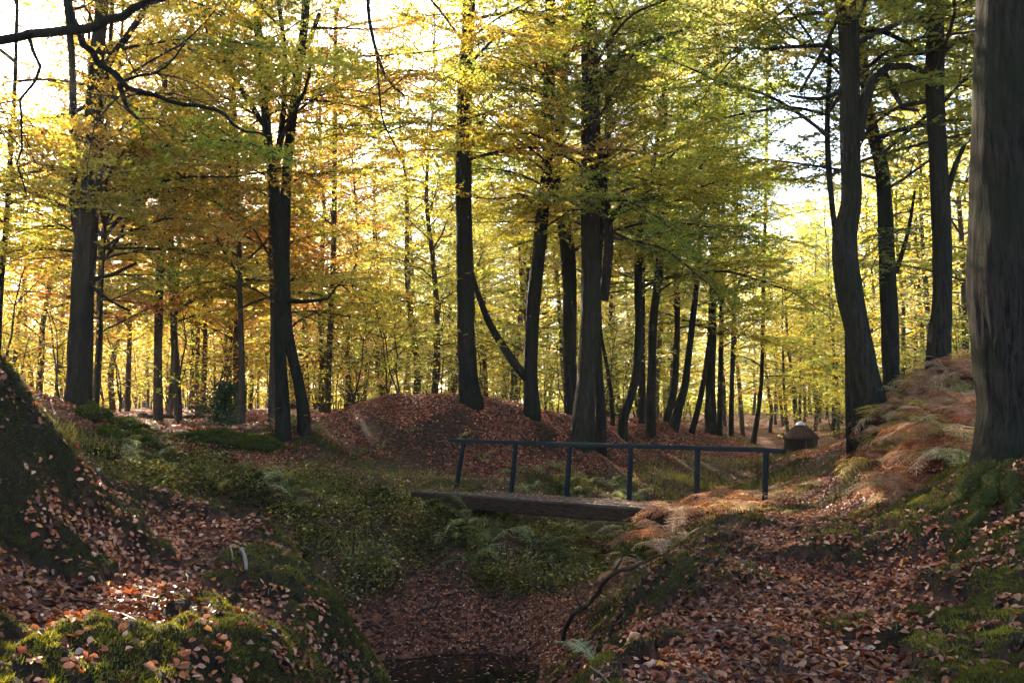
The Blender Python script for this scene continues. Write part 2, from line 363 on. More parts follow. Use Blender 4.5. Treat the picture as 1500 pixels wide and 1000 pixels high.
def cover(x, y):
    x = np.asarray(x, float); y = np.asarray(y, float)
    out = np.zeros((len(x), 3)); 
    for i in range(0, len(x), 20000):
        sl = slice(i, i + 20000)
        wx = x[sl] + fbm(x[sl], y[sl], 1.1, 3, 40) * 0.55; wy = y[sl] + fbm(x[sl], y[sl], 1.1, 3, 41) * 0.55
        d = np.sqrt((wx[:, None] - CPX[None, :, 0]) ** 2 + (wy[:, None] - CPX[None, :, 1]) ** 2) + 0.05
        w = d ** -4.0; w /= w.sum(1, keepdims=True)
        out[sl] = w @ CPC
    # moss and leaves break up into patches
    nz = fbm(x, y, 1.9, 3, 50)
    out[:, 1] = np.clip((out[:, 1] + nz * 1.5 - 0.52) * 4 + 0.5, 0, 1) * (out[:, 1] > 0.12)
    out[:, 0] = np.clip(out[:, 0] + 0.25 * fbm(x, y, 1.1, 2, 51) + 0.15 * (out[:, 1] < .3), 0, 1) * (1 - 0.55 * out[:, 1])
    out[:, 2] = np.clip(out[:, 2] + 0.3 * fbm(x, y, 0.9, 2, 52), 0, 1)
    return out
def H0(x, y):
    x = np.asarray(x, float); y = np.asarray(y, float); z = np.empty(len(x))
    for i in range(0, len(x), 20000):
        sl = slice(i, i + 20000)
        d = np.sqrt((x[sl, None] - CPX[None, :, 0]) ** 2 + (y[sl, None] - CPX[None, :, 1]) ** 2)
        z[sl] = phi(d) @ RW[:-1] + RW[-1]
    r = np.sqrt(x * x + y * y)
    return z + fbm(x, y, 0.55, 3, 1) * 0.16 * np.clip(r / 14, 0.25, 1)
def H(x, y, c=None):
    """ground height with moss cushions"""
    z = H0(x, y)
    if c is None: c = cover(x, y)
    near = np.clip(1.6 - np.sqrt(np.asarray(x) ** 2 + np.asarray(y) ** 2) / 18, 0, 1)
    wx = np.asarray(x) + .12 * fbm(x, y, 3, 2, 21); wy = np.asarray(y) + .12 * fbm(x, y, 3, 2, 22)
    z = z + c[:, 1] * (0.10 * domes(wx, wy, 2.6, 9) + 0.07 * domes(wx, wy, 6.5, 10) + .03 * domes(wx, wy, 13, 11) - .05) * near
    z = z + fbm(x, y, 4.3, 2, 12) * 0.035 * near
    return z
def Hs(x, y): return float(lookup(np.array([float(x)]), np.array([float(y)]), 'z')[0])
def normals(x, y, e=0.14):
    a = lookup(x + e, y, 's') - lookup(x - e, y, 's'); b = lookup(x, y + e, 's') - lookup(x, y - e, 's')
    n = np.stack([-a / (2 * e), -b / (2 * e), np.ones_like(a)], 1)
    return n / np.linalg.norm(n, axis=1, keepdims=True)

radii = np.concatenate([[0.0], np.geomspace(1.2, 3.6, 24)[:-1], np.geomspace(3.6, 90, 400), np.geomspace(100, 1200, 14)])
th = np.concatenate([np.linspace(-math.pi, -0.66, 40)[:-1], np.linspace(-0.66, 0.66, 420), np.linspace(0.66, math.pi, 40)[1:]])
GRID = {}
def lookup(x, y, key):
    r = np.sqrt(x * x + y * y); t = np.arctan2(x, y)
    fi = np.interp(r, radii, np.arange(len(radii))); fj = np.interp(t, th, np.arange(len(th)))
    i = np.minimum(fi.astype(int), len(radii) - 2); j = np.minimum(fj.astype(int), len(th) - 2); a = fi - i; b = fj - j
    G = GRID[key]
    if G.ndim == 3: a = a[:, None]; b = b[:, None]
    return (G[i, j] * (1 - a) + G[i + 1, j] * a) * (1 - b) + (G[i, j + 1] * (1 - a) + G[i + 1, j + 1] * a) * b
def build_ground():
    R, T = np.meshgrid(radii, th, indexing='ij')
    X = (R * np.sin(T)).ravel(); Y = (R * np.cos(T)).ravel()
    c = cover(X, Y); Z = H(X, Y, c)
    n, m = R.shape
    GRID['z'] = Z.reshape(n, m); GRID['c'] = c.reshape(n, m, 3)
    GRID['s'] = H0(X, Y).reshape(n, m)
    i = np.arange(n - 1)[:, None] * m; j = np.arange(m - 1)[None]
    f = np.stack([(i + j).ravel(), (i + j + m).ravel(), (i + j + m + 1).ravel(), (i + j + 1).ravel()], 1)[:, ::-1]
    me = quads_mesh('ground', np.stack([X, Y, Z], 1), f, M['ground'], None, True)
    at = me.color_attributes.new('cover', 'FLOAT_COLOR', 'POINT')
    cc = np.ones((len(X), 4), np.float32); cc[:, :3] = c
    at.data.foreach_set('color', cc.ravel())
    return link('ground', me)
ground = tag(build_ground(), kind='structure')
cover_at = lambda x, y: lookup(x, y, 'c')
zs = lambda x, y: lookup(x, y, 's')
zg = lambda x, y: lookup(x, y, 'z')

# water in the ditch
def build_water():
    xs = np.linspace(-3.6, 1.6, 40); ys = np.linspace(4.5, 15.2, 60)
    X, Y = np.meshgrid(xs, ys, indexing='ij'); n, m = X.shape
    i = np.arange(n - 1)[:, None] * m; j = np.arange(m - 1)[None]
    f = np.stack([(i + j).ravel(), (i + j + m).ravel(), (i + j + m + 1).ravel(), (i + j + 1).ravel()], 1)
    hz = H0(X.ravel(), Y.ravel())
    keep = (hz[f].min(axis=1) < WL + 0.05)
    return link('water', quads_mesh('water', np.stack([X.ravel(), Y.ravel(), np.full(X.size, WL)], 1), f[keep], M['water']))
tag(build_water(), kind='structure')

# ------------------------------------------------------------------ leaf litter, moss shoots, grass, undergrowth
def logpolar(n, r0, r1, half=0.62):
    r = np.exp(rng.uniform(math.log(r0), math.log(r1), n)); t = rng.uniform(-half, half, n)
    return r * np.sin(t), r * np.cos(t), r
def cand_density(n, r0, r1, half, r): return n / (2 * half * math.log(r1 / r0)) / (r * r)

LEAF4 = np.array([[-.5, 0, 0.05], [-.05, -.27, 0.10], [.5, 0, 0.06], [-.05, .27, 0.10]]); LEAF4F = [[0, 1, 2], [0, 2, 3]]
LEAF8 = np.array([[-.5, 0, .02], [-.22, -.25, .09], [.16, -.26, .12], [.5, 0, .05], [.16, .26, .10], [-.22, .25, .13], [-.2, 0, 0], [.15, 0, .01]])
LEAF8F = [[0, 1, 6], [1, 2, 7], [1, 7, 6], [2, 3, 7], [3, 4, 7], [4, 5, 6], [4, 6, 7], [5, 0, 6]]
LIT = np.array([[.29, .098, .042], [.37, .15, .07], [.19, .052, .024], [.06, .021, .012], [.50, .26, .145], [.44, .20, .105], [.39, .12, .032], [.56, .37, .24], [.25, .058, .024], [.48, .20, .04]])
LITW = np.array([.18, .15, .17, .14, .07, .1, .09, .015, .07, .03])
def litter():
    n = 800000; r0, r1, half = 4.0, 62, .62
    x, y, r = logpolar(n, r0, r1, half)
    c = cover_at(x, y)
    dens = np.where(r < 9, 1050, 1050 * (9 / r) ** 1.2)
    gap = np.clip(.55 - (fbm(x, y, 4.5, 3, 61) + .2) * 3, 0, .6) * (c[:, 1] > .35)
    w = np.clip(np.clip(c[:, 0], 0, 1) ** 1.3 + gap, 0, 1) / np.clip(normals(x, y)[:, 2], .5, 1)
    clump = np.clip(0.8 + 1.3 * fbm(x, y, 2.2, 2, 77) * (c[:, 0] < .85), 0.05, 1.2)
    z0 = zs(x, y)
    keep = (rng.random(n) < dens * w * clump / cand_density(n, r0, r1, half, r)) & (z0 > WL + 0.02)
    x, y, r, c = x[keep], y[keep], r[keep], c[keep]
    z = zg(x, y) + rng.uniform(0.0, 0.022, len(x))
    nrm = normals(x, y) + rng.normal(0, .45, (len(x), 3)) * np.array([1, 1, .4]); ang = rng.uniform(0, 6.283, len(x))
    rot = frame_from(nrm, ang)
    ci = rng.choice(len(LIT), len(x), p=LITW / LITW.sum())
    red = np.clip((r - 16) / 8, 0, 1)[:, None]
    damp = np.clip(.95 + 1.1 * fbm(x, y, 1.3, 3, 78), .45, 1.25)[:, None]
    tint = LIT[ci] * rng.uniform(.7, 1.2, (len(x), 1)) * damp * (1 + red * np.array([.25, -.08, -.1]))
    sz = np.clip(rng.normal(.050, .013, len(x)), .025, .085) * np.where(r > 14, 1.0 + (r - 14) * .018, 1)
    pos = np.stack([x, y, z], 1)
    # the 300 nearest leaves on the path are objects of their own
    near = (r < 9.5)
    order = np.argsort(np.where(y > 5.2, r, 99))[:300]
    single = np.zeros(len(x), bool); single[order] = True
    a = near & ~single
    me = scatter_mesh('leaf_litter_near', LEAF8, LEAF8F, pos[a], rot[a], M['litter'], tint[a], sz[a], rng.choice([.4, 1.0, 2.2, 3.6], a.sum()))
    b = ~near
    flat = LEAF4 * np.array([1, 1, .8])
    me2 = scatter_mesh('leaf_litter', flat, LEAF4F, pos[b], rot[b], M['litter'], tint[b], sz[b])
    o = link('leaf_litter', me); tag(o, 'fallen brown beech leaves carpeting the near path and banks', 'leaf litter', kind='stuff')
    o2 = link('leaf_litter', me2); tag(o2, 'reddish fallen leaves strewn over the far mound and forest floor', 'leaf litter', kind='stuff')
    protos = []
    for k in range(10):
        v = LEAF8 * rng.uniform(.85, 1.15, (8, 3)) * np.array([1, 1, rng.uniform(.6, 2.2)])
        protos.append(quads_mesh('fallen_leaf', v, LEAF8F, M['litter'], np.repeat(LIT[[k]], 8, 0)))
    for i in order:
        lf = link('fallen_leaf', protos[ci[i]], ground)
        R_ = Matrix(rot[i].tolist()).to_4x4()
        lf.matrix_basis = Matrix.Translation(pos[i].tolist()) @ R_ @ Matrix.Scale(float(sz[i]), 4)
litter()

def twig_litter():
    n = 2600; x, y, r = logpolar(n, 4.6, 16, .6); c = cover_at(x, y); k = (c[:, 0] > .3) & (zs(x, y) > WL); x, y = x[k], y[k]; n = len(x)
    nrm = normals(x, y) + rng.normal(0, .1, (n, 3)); rot = frame_from(nrm, rng.uniform(0, 6.28, n))
    tv = np.array([[-.5, -.012, 0], [-.1, .02, .02], [.12, -.02, .03], [.5, .01, .0], [-.5, .012, .012], [-.1, .045, .03], [.12, .005, .04], [.5, .016, .01]])
    t = np.array([[.05, .035, .025]]) * rng.uniform(.5, 2.6, (n, 1))
    o = link('twig_litter', scatter_mesh('twig_litter', tv, [[0, 1, 5, 4], [1, 2, 6, 5], [2, 3, 7, 6]], np.stack([x, y, zg(x, y) + .018], 1), rot, M['litter'], t, rng.uniform(.06, .32, n)))
    tag(o, 'small broken twigs lying among the fallen leaves', 'twigs', kind='stuff')
twig_litter()
def floating_leaves():
    n = 420
    x = rng.uniform(-2.6, .9, n); y = rng.uniform(11.2, 14.2, n)
    k = (zs(x, y) < WL - .02); x, y = x[k], y[k]
    pos = np.stack([x, y, np.full(len(x), WL + .004)], 1)
    rot = frame_from(np.tile([[0, 0, 1.0]], (len(x), 1)) + rng.normal(0, .03, (len(x), 3)), rng.uniform(0, 6.28, len(x)))
    t = LIT[rng.choice(len(LIT), len(x), p=LITW / LITW.sum())]
    flat = LEAF4 * np.array([1, 1, .15])
    o = link('floating_leaves', scatter_mesh('floating_leaves', flat, LEAF4F, pos, rot, M['litter'], t, rng.uniform(.04, .08, len(x))))
    tag(o, 'small fallen leaves floating on the dark ditch water', 'leaf litter', kind='stuff')
floating_leaves()

BLADE = np.array([[-.04, 0, 0], [.04, 0, 0], [.028, .10, .55], [-.028, .10, .55], [0, .42, 1.0]])
BLADEF3 = [[0, 1, 2], [0, 2, 3], [3, 2, 4]]
def moss_shoots():
    n = 1700000; r0, r1, half = 4.2, 24, .62
    x, y, r = logpolar(n, r0, r1, half); c = cover_at(x, y)
    dens = 18000 * (6 / r) ** 1.7
    wx = x + .12 * fbm(x, y, 3, 2, 21); wy = y + .12 * fbm(x, y, 3, 2, 22)
    dome = np.clip(.5 * domes(wx, wy, 2.6, 9) + .6 * domes(wx, wy, 6.5, 10) + .3 * domes(wx, wy, 13, 11) - .2, .03, 1)
    rag = np.clip((fbm(x, y, 4.5, 3, 61) + .2) * 6, .12, 1) / np.clip(normals(x, y)[:, 2], .35, 1)
    keep = (rng.random(n) < dens * dome * rag * (c[:, 1] > .35) * c[:, 1] / cand_density(n, r0, r1, half, r)) & (zs(x, y) > WL)
    x, y, r, c = x[keep], y[keep], r[keep], c[keep]
    z = zg(x, y) - .004
    nrm = normals(x, y) + rng.normal(0, .45, (len(x), 3)); rot = frame_from(nrm, rng.uniform(0, 6.28, len(x)))
    g = np.clip(.5 + 1.3 * fbm(x, y, 1.4, 2, 60), 0, 1)[:, None]
    t = (np.array([[.045, .052, .012]]) * (1 - g) + np.array([[.24, .21, .032]]) * g ** 1.3) * rng.uniform(.5, 1.4, (len(x), 1))
    tv = np.array([[-.13, 0, 0], [.13, 0, 0], [0, .3, 1.0]])
    s = rng.uniform(.010, .034, len(x)) * np.clip(r / 9, 1, 2.5)
    o = link('moss', scatter_mesh('moss', tv, [[0, 1, 2]], np.stack([x, y, z], 1), rot, M['moss'], t, s))
    tag(o, 'green moss cushions covering the banks beside the path and ditch', 'moss', kind='stuff')
moss_shoots()

def grass():
    n = 800000; r0, r1, half = 10.5, 60, .6
    x, y, r = logpolar(n, r0, r1, half); c = cover_at(x, y)
    dens = 1500 * (15 / r) ** 1.6
    w = np.clip(c[:, 2] - .25, 0, 1) * np.clip(.45 + 2.6 * fbm(x, y, 1.3, 3, 63), .03, 1.4)
    keep = (rng.random(n) < dens * w / cand_density(n, r0, r1, half, r)) & (zs(x, y) > WL + .05)
    x, y, r, c = x[keep], y[keep], r[keep], c[keep]
    z = zg(x, y) - .01
    nrm = normals(x, y) * .45 + np.array([0, 0, .55]) + rng.normal(0, .28, (len(x), 3)); rot = frame_from(nrm, rng.uniform(0, 6.28, len(x)))
    g = np.clip(.5 + 1.5 * fbm(x, y, .7, 2, 64), 0, 1)[:, None]
    t = (np.array([[.04, .045, .014]]) * (1 - g) + np.array([[.25, .21, .06]]) * g) * rng.uniform(.55, 1.4, (len(x), 1))
    s = rng.uniform(.06, .22, len(x)) * np.clip(r / 22, 1, 1.25) * np.clip(.75 + 1.2 * fbm(x, y, .8, 2, 65), .3, 1.3)
    o = link('grass', scatter_mesh('grass', BLADE * np.array([.9, 1, 1]), BLADEF3, np.stack([x, y, z], 1), rot, M['grass'], t, s))
    tag(o, 'pale and green grass tufts on the ditch banks and clearing', 'grass', kind='stuff')
grass()

def undergrowth():
    n = 400000; r0, r1, half = 11, 30, .45
    x, y, r = logpolar(n, r0, r1, half); c = cover_at(x, y)
    bank = np.exp(-((x + 1.6) / 4.2) ** 2) * np.exp(-((y - 16.2) / 2.1) ** 2)
    mid = np.exp(-((x + 5.0) / 3.0) ** 2) * np.exp(-((y - 16.5) / 1.6) ** 2)
    dens = 2600 * np.clip(bank * 1.1 + .7 * mid, 0, 1) * np.clip(.12 + 3.0 * fbm(x, y, 1.0, 3, 66), 0, 1.3)
    h0 = zs(x, y)
    keep = (rng.random(n) < dens * np.clip(c[:, 2] * 1.2, 0, 1) / cand_density(n, r0, r1, half, r)) & (h0 > -1.55)
    x, y, c = x[keep], y[keep], c[keep]
    hh = np.clip(.35 + 1.9 * fbm(x, y, 1.3, 2, 67), .08, 1) * .5
    z = zg(x, y) + rng.random(len(x)) ** .7 * hh
    nrm = rng.normal(0, .5, (len(x), 3)) + np.array([0, -.15, 1.0]); rot = frame_from(nrm, rng.uniform(0, 6.28, len(x)))
    pal = np.array([[.03, .036, .013], [.06, .066, .022], [.105, .105, .03], [.16, .145, .045], [.30, .22, .05], [.23, .215, .12]])
    g = np.clip(.5 + 1.8 * fbm(x, y, .9, 2, 68), 0, 1)
    ci = np.clip((g * 5.2 + rng.normal(0, 1.0, len(x))), 0, 5).astype(int)
    t = np.clip(pal[ci] * np.array([.66, .64, .5]) * rng.lognormal(0, .55, (len(x), 1)), 0, .6)
    o = link('undergrowth', scatter_mesh('undergrowth', LEAF4, LEAF4F, np.stack([x, y, z], 1), rot, M['under'], t, rng.uniform(.035, .085, len(x))))
    tag(o, 'tangled bramble and herb leaves on the bank below the footbridge', 'undergrowth', kind='stuff')
undergrowth()

# ------------------------------------------------------------------ branch prototypes (wood + foliage), shared by all trees
def leaf_tints(n, spread=.25):
    """per-leaf tint around white; the object's own colour gives the season"""
    b = rng.uniform(.6, 1.25, (n, 1)); w = rng.normal(0, spread, (n, 1))
    t = b * np.concatenate([1 + .35 * w, 1 - .15 * w, 1 - .3 * w], 1)
    return np.clip(t, .15, 1.8)

def bough_data(seed, L, twig_step=.125, leaf_step=.022, side_step=.18, coarse=False):
    rs = random.Random(seed); tubes = []; lp = []; ln = []; la = []
    def run(p, d, length, step, wob, droop):
        out = [p.copy()]; d = d.copy(); k = max(2, int(length / step))
        for i in range(k):
            d = d + np.array([rs.gauss(0, wob), rs.gauss(0, wob), rs.gauss(0, wob * .7) - droop])
            d /= np.linalg.norm(d); out.append(out[-1] + d * (length / k))
        return np.array(out)
    def leaves(path, every, off):
        seg = np.linalg.norm(np.diff(path, axis=0), axis=1); tot = seg.sum(); n = max(1, int(tot / every))
        cum = np.concatenate([[0], np.cumsum(seg)])
        for k in range(n):
            s = (k + rs.random()) / n * tot
            q = np.array([np.interp(s, cum, path[:, a]) for a in range(3)])
            az = rs.uniform(0, 6.283)
            q = q + np.array([math.cos(az) * off, math.sin(az) * off, rs.uniform(-.5, .35) * off])
            lp.append(q); ln.append((rs.gauss(0, .5), rs.gauss(0, .5), 1.0)); la.append(az)
    el = rs.uniform(.05, .45)
    main = run(np.zeros(3), np.array([math.cos(el), 0, math.sin(el)]), L, .28, .09, .035)
    r0 = .0105 * L ** 0.9
    tubes.append((main, np.linspace(r0, r0 * .18, len(main)), 6))
    s = L * .16; sgn = 1
    while s < L * .99:
        t = s / L; i = min(int(t * (len(main) - 1)), len(main) - 2); f = t * (len(main) - 1) - i
        p = main[i] * (1 - f) + main[i + 1] * f; tg = main[i + 1] - main[i]; tg /= np.linalg.norm(tg)
        a = sgn * rs.uniform(.6, 1.15); sgn = -sgn
        d = np.array([tg[0] * math.cos(a) - tg[1] * math.sin(a), tg[0] * math.sin(a) + tg[1] * math.cos(a), tg[2] * .5 + rs.gauss(.02, .16)])
        d /= np.linalg.norm(d)
        ls = (L * .42 * (1 - t) ** .75 + .35) * rs.uniform(.7, 1.2)
        side = run(p, d, ls, .22, .10, .03)
        rr = max(.004, r0 * (1 - t) * .45)
        tubes.append((side, np.linspace(rr, .002, len(side)), 4))
        q = .12; sg2 = 1
        while q < ls:
            t2 = q / ls; i2 = min(int(t2 * (len(side) - 1)), len(side) - 2); f2 = t2 * (len(side) - 1) - i2
            p2 = side[i2] * (1 - f2) + side[i2 + 1] * f2; tg2 = side[i2 + 1] - side[i2]; tg2 /= np.linalg.norm(tg2)
            a2 = sg2 * rs.uniform(.6, 1.2); sg2 = -sg2
            d2 = np.array([tg2[0] * math.cos(a2) - tg2[1] * math.sin(a2), tg2[0] * math.sin(a2) + tg2[1] * math.cos(a2), tg2[2] * .4 + rs.gauss(0, .2)])
            d2 /= np.linalg.norm(d2)
            lt = rs.uniform(.18, .5) * (1 - .4 * t2)
            tw = run(p2, d2, lt, .12, .12, .03)
            if not coarse: tubes.append((tw, np.linspace(.003, .0012, len(tw)), 3))
            if rs.random() < .88: leaves(tw, leaf_step, .035)
            q += twig_step * rs.uniform(.7, 1.4)
        leaves(side[len(side) // 3:], leaf_step * 1.2, .04)
        s += side_step * rs.uniform(.6, 1.4)
    leaves(main[int(len(main) * .75):], leaf_step, .04)
    return tubes, np.array(lp), np.array(ln), np.array(la)

LEAFQ = np.array([[-.5, 0, 0], [0.02, -.30, .07], [.5, 0, -.03], [0.02, .30, .07]])
BOUGH = []
for k, L in enumerate([2.4, 2.8, 3.2, 3.4, 3.8, 4.2, 2.6, 3.0, 3.6, 4.6]):
    tubes, lp, ln, la = bough_data(100 + k, L)
    T = Tubes()
    for p, r, s in tubes: T.add(p, r, s)
    wood = T.mesh('branch', M['twig'])
    fol = scatter_mesh('foliage', LEAFQ, LEAF4F, lp, frame_from(ln, la), M['leaf'], leaf_tints(len(lp)), rng.uniform(.05, .085, len(lp)))
    BOUGH.append((wood, fol, L))

GREEN = (.32, .345, .075); YELLOW = (.48, .44, .095); GOLD = (.54, .42, .10); ORANGE = (.54, .33, .11); RUST = (.46, .22, .09); OLIVE = (.26, .28, .075); PALE = (.60, .545, .22)
CNAME = {GREEN: 'green', YELLOW: 'yellow-green', GOLD: 'golden', ORANGE: 'orange', RUST: 'rust-red', OLIVE: 'olive', PALE: 'pale yellow'}
def season(pal):
    c = np.array(pal[int(rng.integers(len(pal)))]) * rng.uniform(.85, 1.15) * rng.uniform(.93, 1.07, 3)
    return (float(c[0]), float(c[1]), float(c[2]), 1.0)

def put_bough(root, origin, az, elev, scale, pal, idx=None, roll=0.0):
    w, f, L = BOUGH[int(rng.integers(len(BOUGH))) if idx is None else idx]
    wp = Vector(root.location) + Vector(origin) + Vector((math.cos(az) * math.cos(elev), math.sin(az) * math.cos(elev), math.sin(elev))) * L * scale * .6
    if wp.y > 1:
        gu = 750 + F * wp.x / wp.y; gv = 590 - F * (wp.z - CAMZ) / wp.y
        if (gu - 20) ** 2 / 150 ** 2 + (gv - 30) ** 2 / 120 ** 2 < 1 or ((gu - 570) ** 2 / 75 ** 2 + (gv - 250) ** 2 / 90 ** 2 < 1 and rng.random() < .7): return None   # open places in the canopy
    o = link('branch', w, root)
    mir = Matrix.Scale(-1, 4, (0, 1, 0)) if rng.random() < .5 else Matrix.Identity(4)
    o.matrix_basis = Matrix.Translation(origin) @ Matrix.Rotation(az, 4, 'Z') @ Matrix.Rotation(-elev, 4, 'Y') @ Matrix.Rotation(roll, 4, 'X') @ mir @ Matrix.Scale(scale, 4)
    g = link('foliage', f, o); g.color = season(pal)
    return o

# ------------------------------------------------------------------ the traced trees
# each: label, distance, bark, stems [[(u,v,radius px)...]...], crown settings
def tree(label, d, stems, pal, nb=26, h0=3.5, bark='bark', sides=14, flare=1.0, limbs=(), name='beech_tree', sc=(.8, 1.45), dv=None, group=None, azr=None, top=None, boughs=True, roots=()):
    b = P(stems[0][0][0], stems[0][0][1], d); gz = Hs(b[0], b[1])
    base = np.array([b[0], b[1], gz])
    root = empty(name, base.tolist()); tag(root, label, 'tree', group)
    T = Tubes(); paths = []
    for si, st in enumerate(stems):
        pp = np.array([P(u, v, d + (0.15 * si)) for u, v, r in st]); rr = np.array([r / F * d for u, v, r in st])
        if si == 0 or st[0][1] > stems[0][0][1] - 45:
            # into the ground
            g = pp[0].copy(); gg = Hs(g[0], g[1]); g[2] = min(g[2], gg) - .35
            pp = np.vstack([g[None], pp]); rr = np.concatenate([[rr[0] * 1.12], rr])
        # carry the stem on above the frame to a tree's height
        if st[-1][1] < 60 and top is not None:
            t = pp[-1]; hh = top * rng.uniform(.9, 1.05); n = 5
            dirv = (pp[-1] - pp[-2]); dirv /= np.linalg.norm(dirv); ext = []; er = []
            for k in range(1, n + 1):
                s = k / n; q = t + dirv * np.array([.6, .6, 1]) * max(1., hh - t[2]) * s + np.array([rng.normal(0, .25), rng.normal(0, .25), 0]); ext.append(q); er.append(rr[-1] * (1 - s * .85))
            pp = np.vstack([pp, np.array(ext)]); rr = np.concatenate([rr, er])
        fine = bark == 'bark_grey' and d < 20
        sp, sr = smooth_path(pp, rr, .1 if fine else .22)
        T.add(sp - base, sr, (110 if d < 10 else 64) if fine else (sides if sr.max() > .08 else 8), .0 if fine else .09, seed=si * 3 + d, flute=.16 * flare if si == 0 else .06, flute_h=.55, furrow=.022 if fine else 0)
        paths.append((sp, sr))
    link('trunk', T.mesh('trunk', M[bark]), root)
    for lb in limbs:
        dd = d; pp = []; rr = []
        for q in lb:
            dd = q[3] if len(q) > 3 else dd
            pp.append(P(q[0], q[1], dd)); rr.append(q[2] / F * dd)
        LT = Tubes(); sp, sr = smooth_path(np.array(pp), np.array(rr), .2); LT.add(sp - base, sr, 8, .05, seed=len(pp))
        lo = link('limb', LT.mesh('limb', M[bark]), root)
        if boughs:
            for k in range(max(1, int(len(sp) * .2 / .9))):
                i = int(rng.integers(len(sp) // 3, len(sp))); az = rng.uniform(0, 6.283)
                put_bough(root, (sp[i] - base).tolist(), az, rng.uniform(-.2, .4), rng.uniform(.35, .65), pal)
    if boughs:
        allp = [(p, r) for p, r in paths]
        nb = int(nb * 1.7)
        for k in range(nb):
            sp, sr = allp[k % len(allp)]
            hs = sp[:, 2] - gz
            ok = np.where(hs > h0)[0]
            if len(ok) == 0: continue
            i = ok[int(len(ok) * (k + rng.random()) / nb * .999)]
            frac = (hs[i] - h0) / max(1, hs.max() - h0)
            az = (k * 2.4 + rng.uniform(-.5, .5)) if azr is None else rng.uniform(*azr)
            put_bough(root, (sp[i] - base).tolist(), az, rng.uniform(-.15, .35) + .35 * frac, rng.uniform(*sc) * (1.05 - .35 * frac), pal)
    return root, base, gz

LEFTP = [YELLOW, GOLD, GREEN, YELLOW, GOLD, OLIVE, YELLOW, ORANGE]; MIDP = [GREEN, YELLOW, YELLOW, GOLD, OLIVE]; RIGHTP = [GREEN, YELLOW, GREEN, YELLOW, OLIVE, PALE]; REDP = [ORANGE, RUST, GOLD, YELLOW, GREEN]

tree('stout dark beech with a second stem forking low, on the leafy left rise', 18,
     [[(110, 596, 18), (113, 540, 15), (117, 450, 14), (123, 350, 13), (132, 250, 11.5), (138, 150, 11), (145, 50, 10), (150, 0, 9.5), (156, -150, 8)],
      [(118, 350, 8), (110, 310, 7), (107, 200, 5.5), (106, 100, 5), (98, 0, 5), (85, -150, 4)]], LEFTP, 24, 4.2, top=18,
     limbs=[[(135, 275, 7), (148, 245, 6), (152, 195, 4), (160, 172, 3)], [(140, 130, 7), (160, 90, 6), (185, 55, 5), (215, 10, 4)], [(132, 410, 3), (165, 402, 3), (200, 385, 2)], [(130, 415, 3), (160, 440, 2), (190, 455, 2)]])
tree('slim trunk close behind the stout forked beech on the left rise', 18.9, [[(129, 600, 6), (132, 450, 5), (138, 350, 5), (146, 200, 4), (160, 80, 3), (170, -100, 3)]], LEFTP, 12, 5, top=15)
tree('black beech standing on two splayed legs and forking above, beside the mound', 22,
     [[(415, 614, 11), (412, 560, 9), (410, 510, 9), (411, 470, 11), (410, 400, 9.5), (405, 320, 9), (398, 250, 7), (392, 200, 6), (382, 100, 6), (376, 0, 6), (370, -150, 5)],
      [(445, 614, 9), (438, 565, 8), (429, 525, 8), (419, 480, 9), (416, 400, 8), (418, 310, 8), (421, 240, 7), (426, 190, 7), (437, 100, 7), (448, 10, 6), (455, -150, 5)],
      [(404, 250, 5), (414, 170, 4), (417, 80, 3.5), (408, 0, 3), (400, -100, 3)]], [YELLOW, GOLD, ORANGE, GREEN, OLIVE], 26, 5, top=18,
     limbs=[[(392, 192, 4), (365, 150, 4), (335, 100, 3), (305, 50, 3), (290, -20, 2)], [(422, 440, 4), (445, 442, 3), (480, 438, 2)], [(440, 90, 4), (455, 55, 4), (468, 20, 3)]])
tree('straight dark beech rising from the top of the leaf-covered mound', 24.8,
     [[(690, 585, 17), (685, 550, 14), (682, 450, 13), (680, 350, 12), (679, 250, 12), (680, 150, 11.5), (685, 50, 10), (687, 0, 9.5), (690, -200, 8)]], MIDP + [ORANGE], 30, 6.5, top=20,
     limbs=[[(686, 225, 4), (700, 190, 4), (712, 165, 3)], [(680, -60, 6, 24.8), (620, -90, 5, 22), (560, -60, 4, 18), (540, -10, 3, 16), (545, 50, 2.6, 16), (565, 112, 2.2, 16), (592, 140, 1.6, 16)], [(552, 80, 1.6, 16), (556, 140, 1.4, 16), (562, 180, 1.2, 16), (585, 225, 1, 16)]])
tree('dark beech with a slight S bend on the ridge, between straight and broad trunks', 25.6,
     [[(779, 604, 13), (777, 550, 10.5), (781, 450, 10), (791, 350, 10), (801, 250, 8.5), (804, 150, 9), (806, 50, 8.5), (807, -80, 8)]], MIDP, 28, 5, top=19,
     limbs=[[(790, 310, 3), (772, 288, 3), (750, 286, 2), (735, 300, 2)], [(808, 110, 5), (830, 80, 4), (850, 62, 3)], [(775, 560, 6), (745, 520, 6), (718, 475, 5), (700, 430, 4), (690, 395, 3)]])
tree('shaded trunk half hidden behind the broad beech on the ridge', 28.5, [[(836, 612, 9), (834, 520, 10), (834, 400, 11), (825, 320, 11), (815, 280, 8), (818, 200, 8), (828, 80, 7), (830, -60, 6)]], MIDP, 24, 5, top=18)
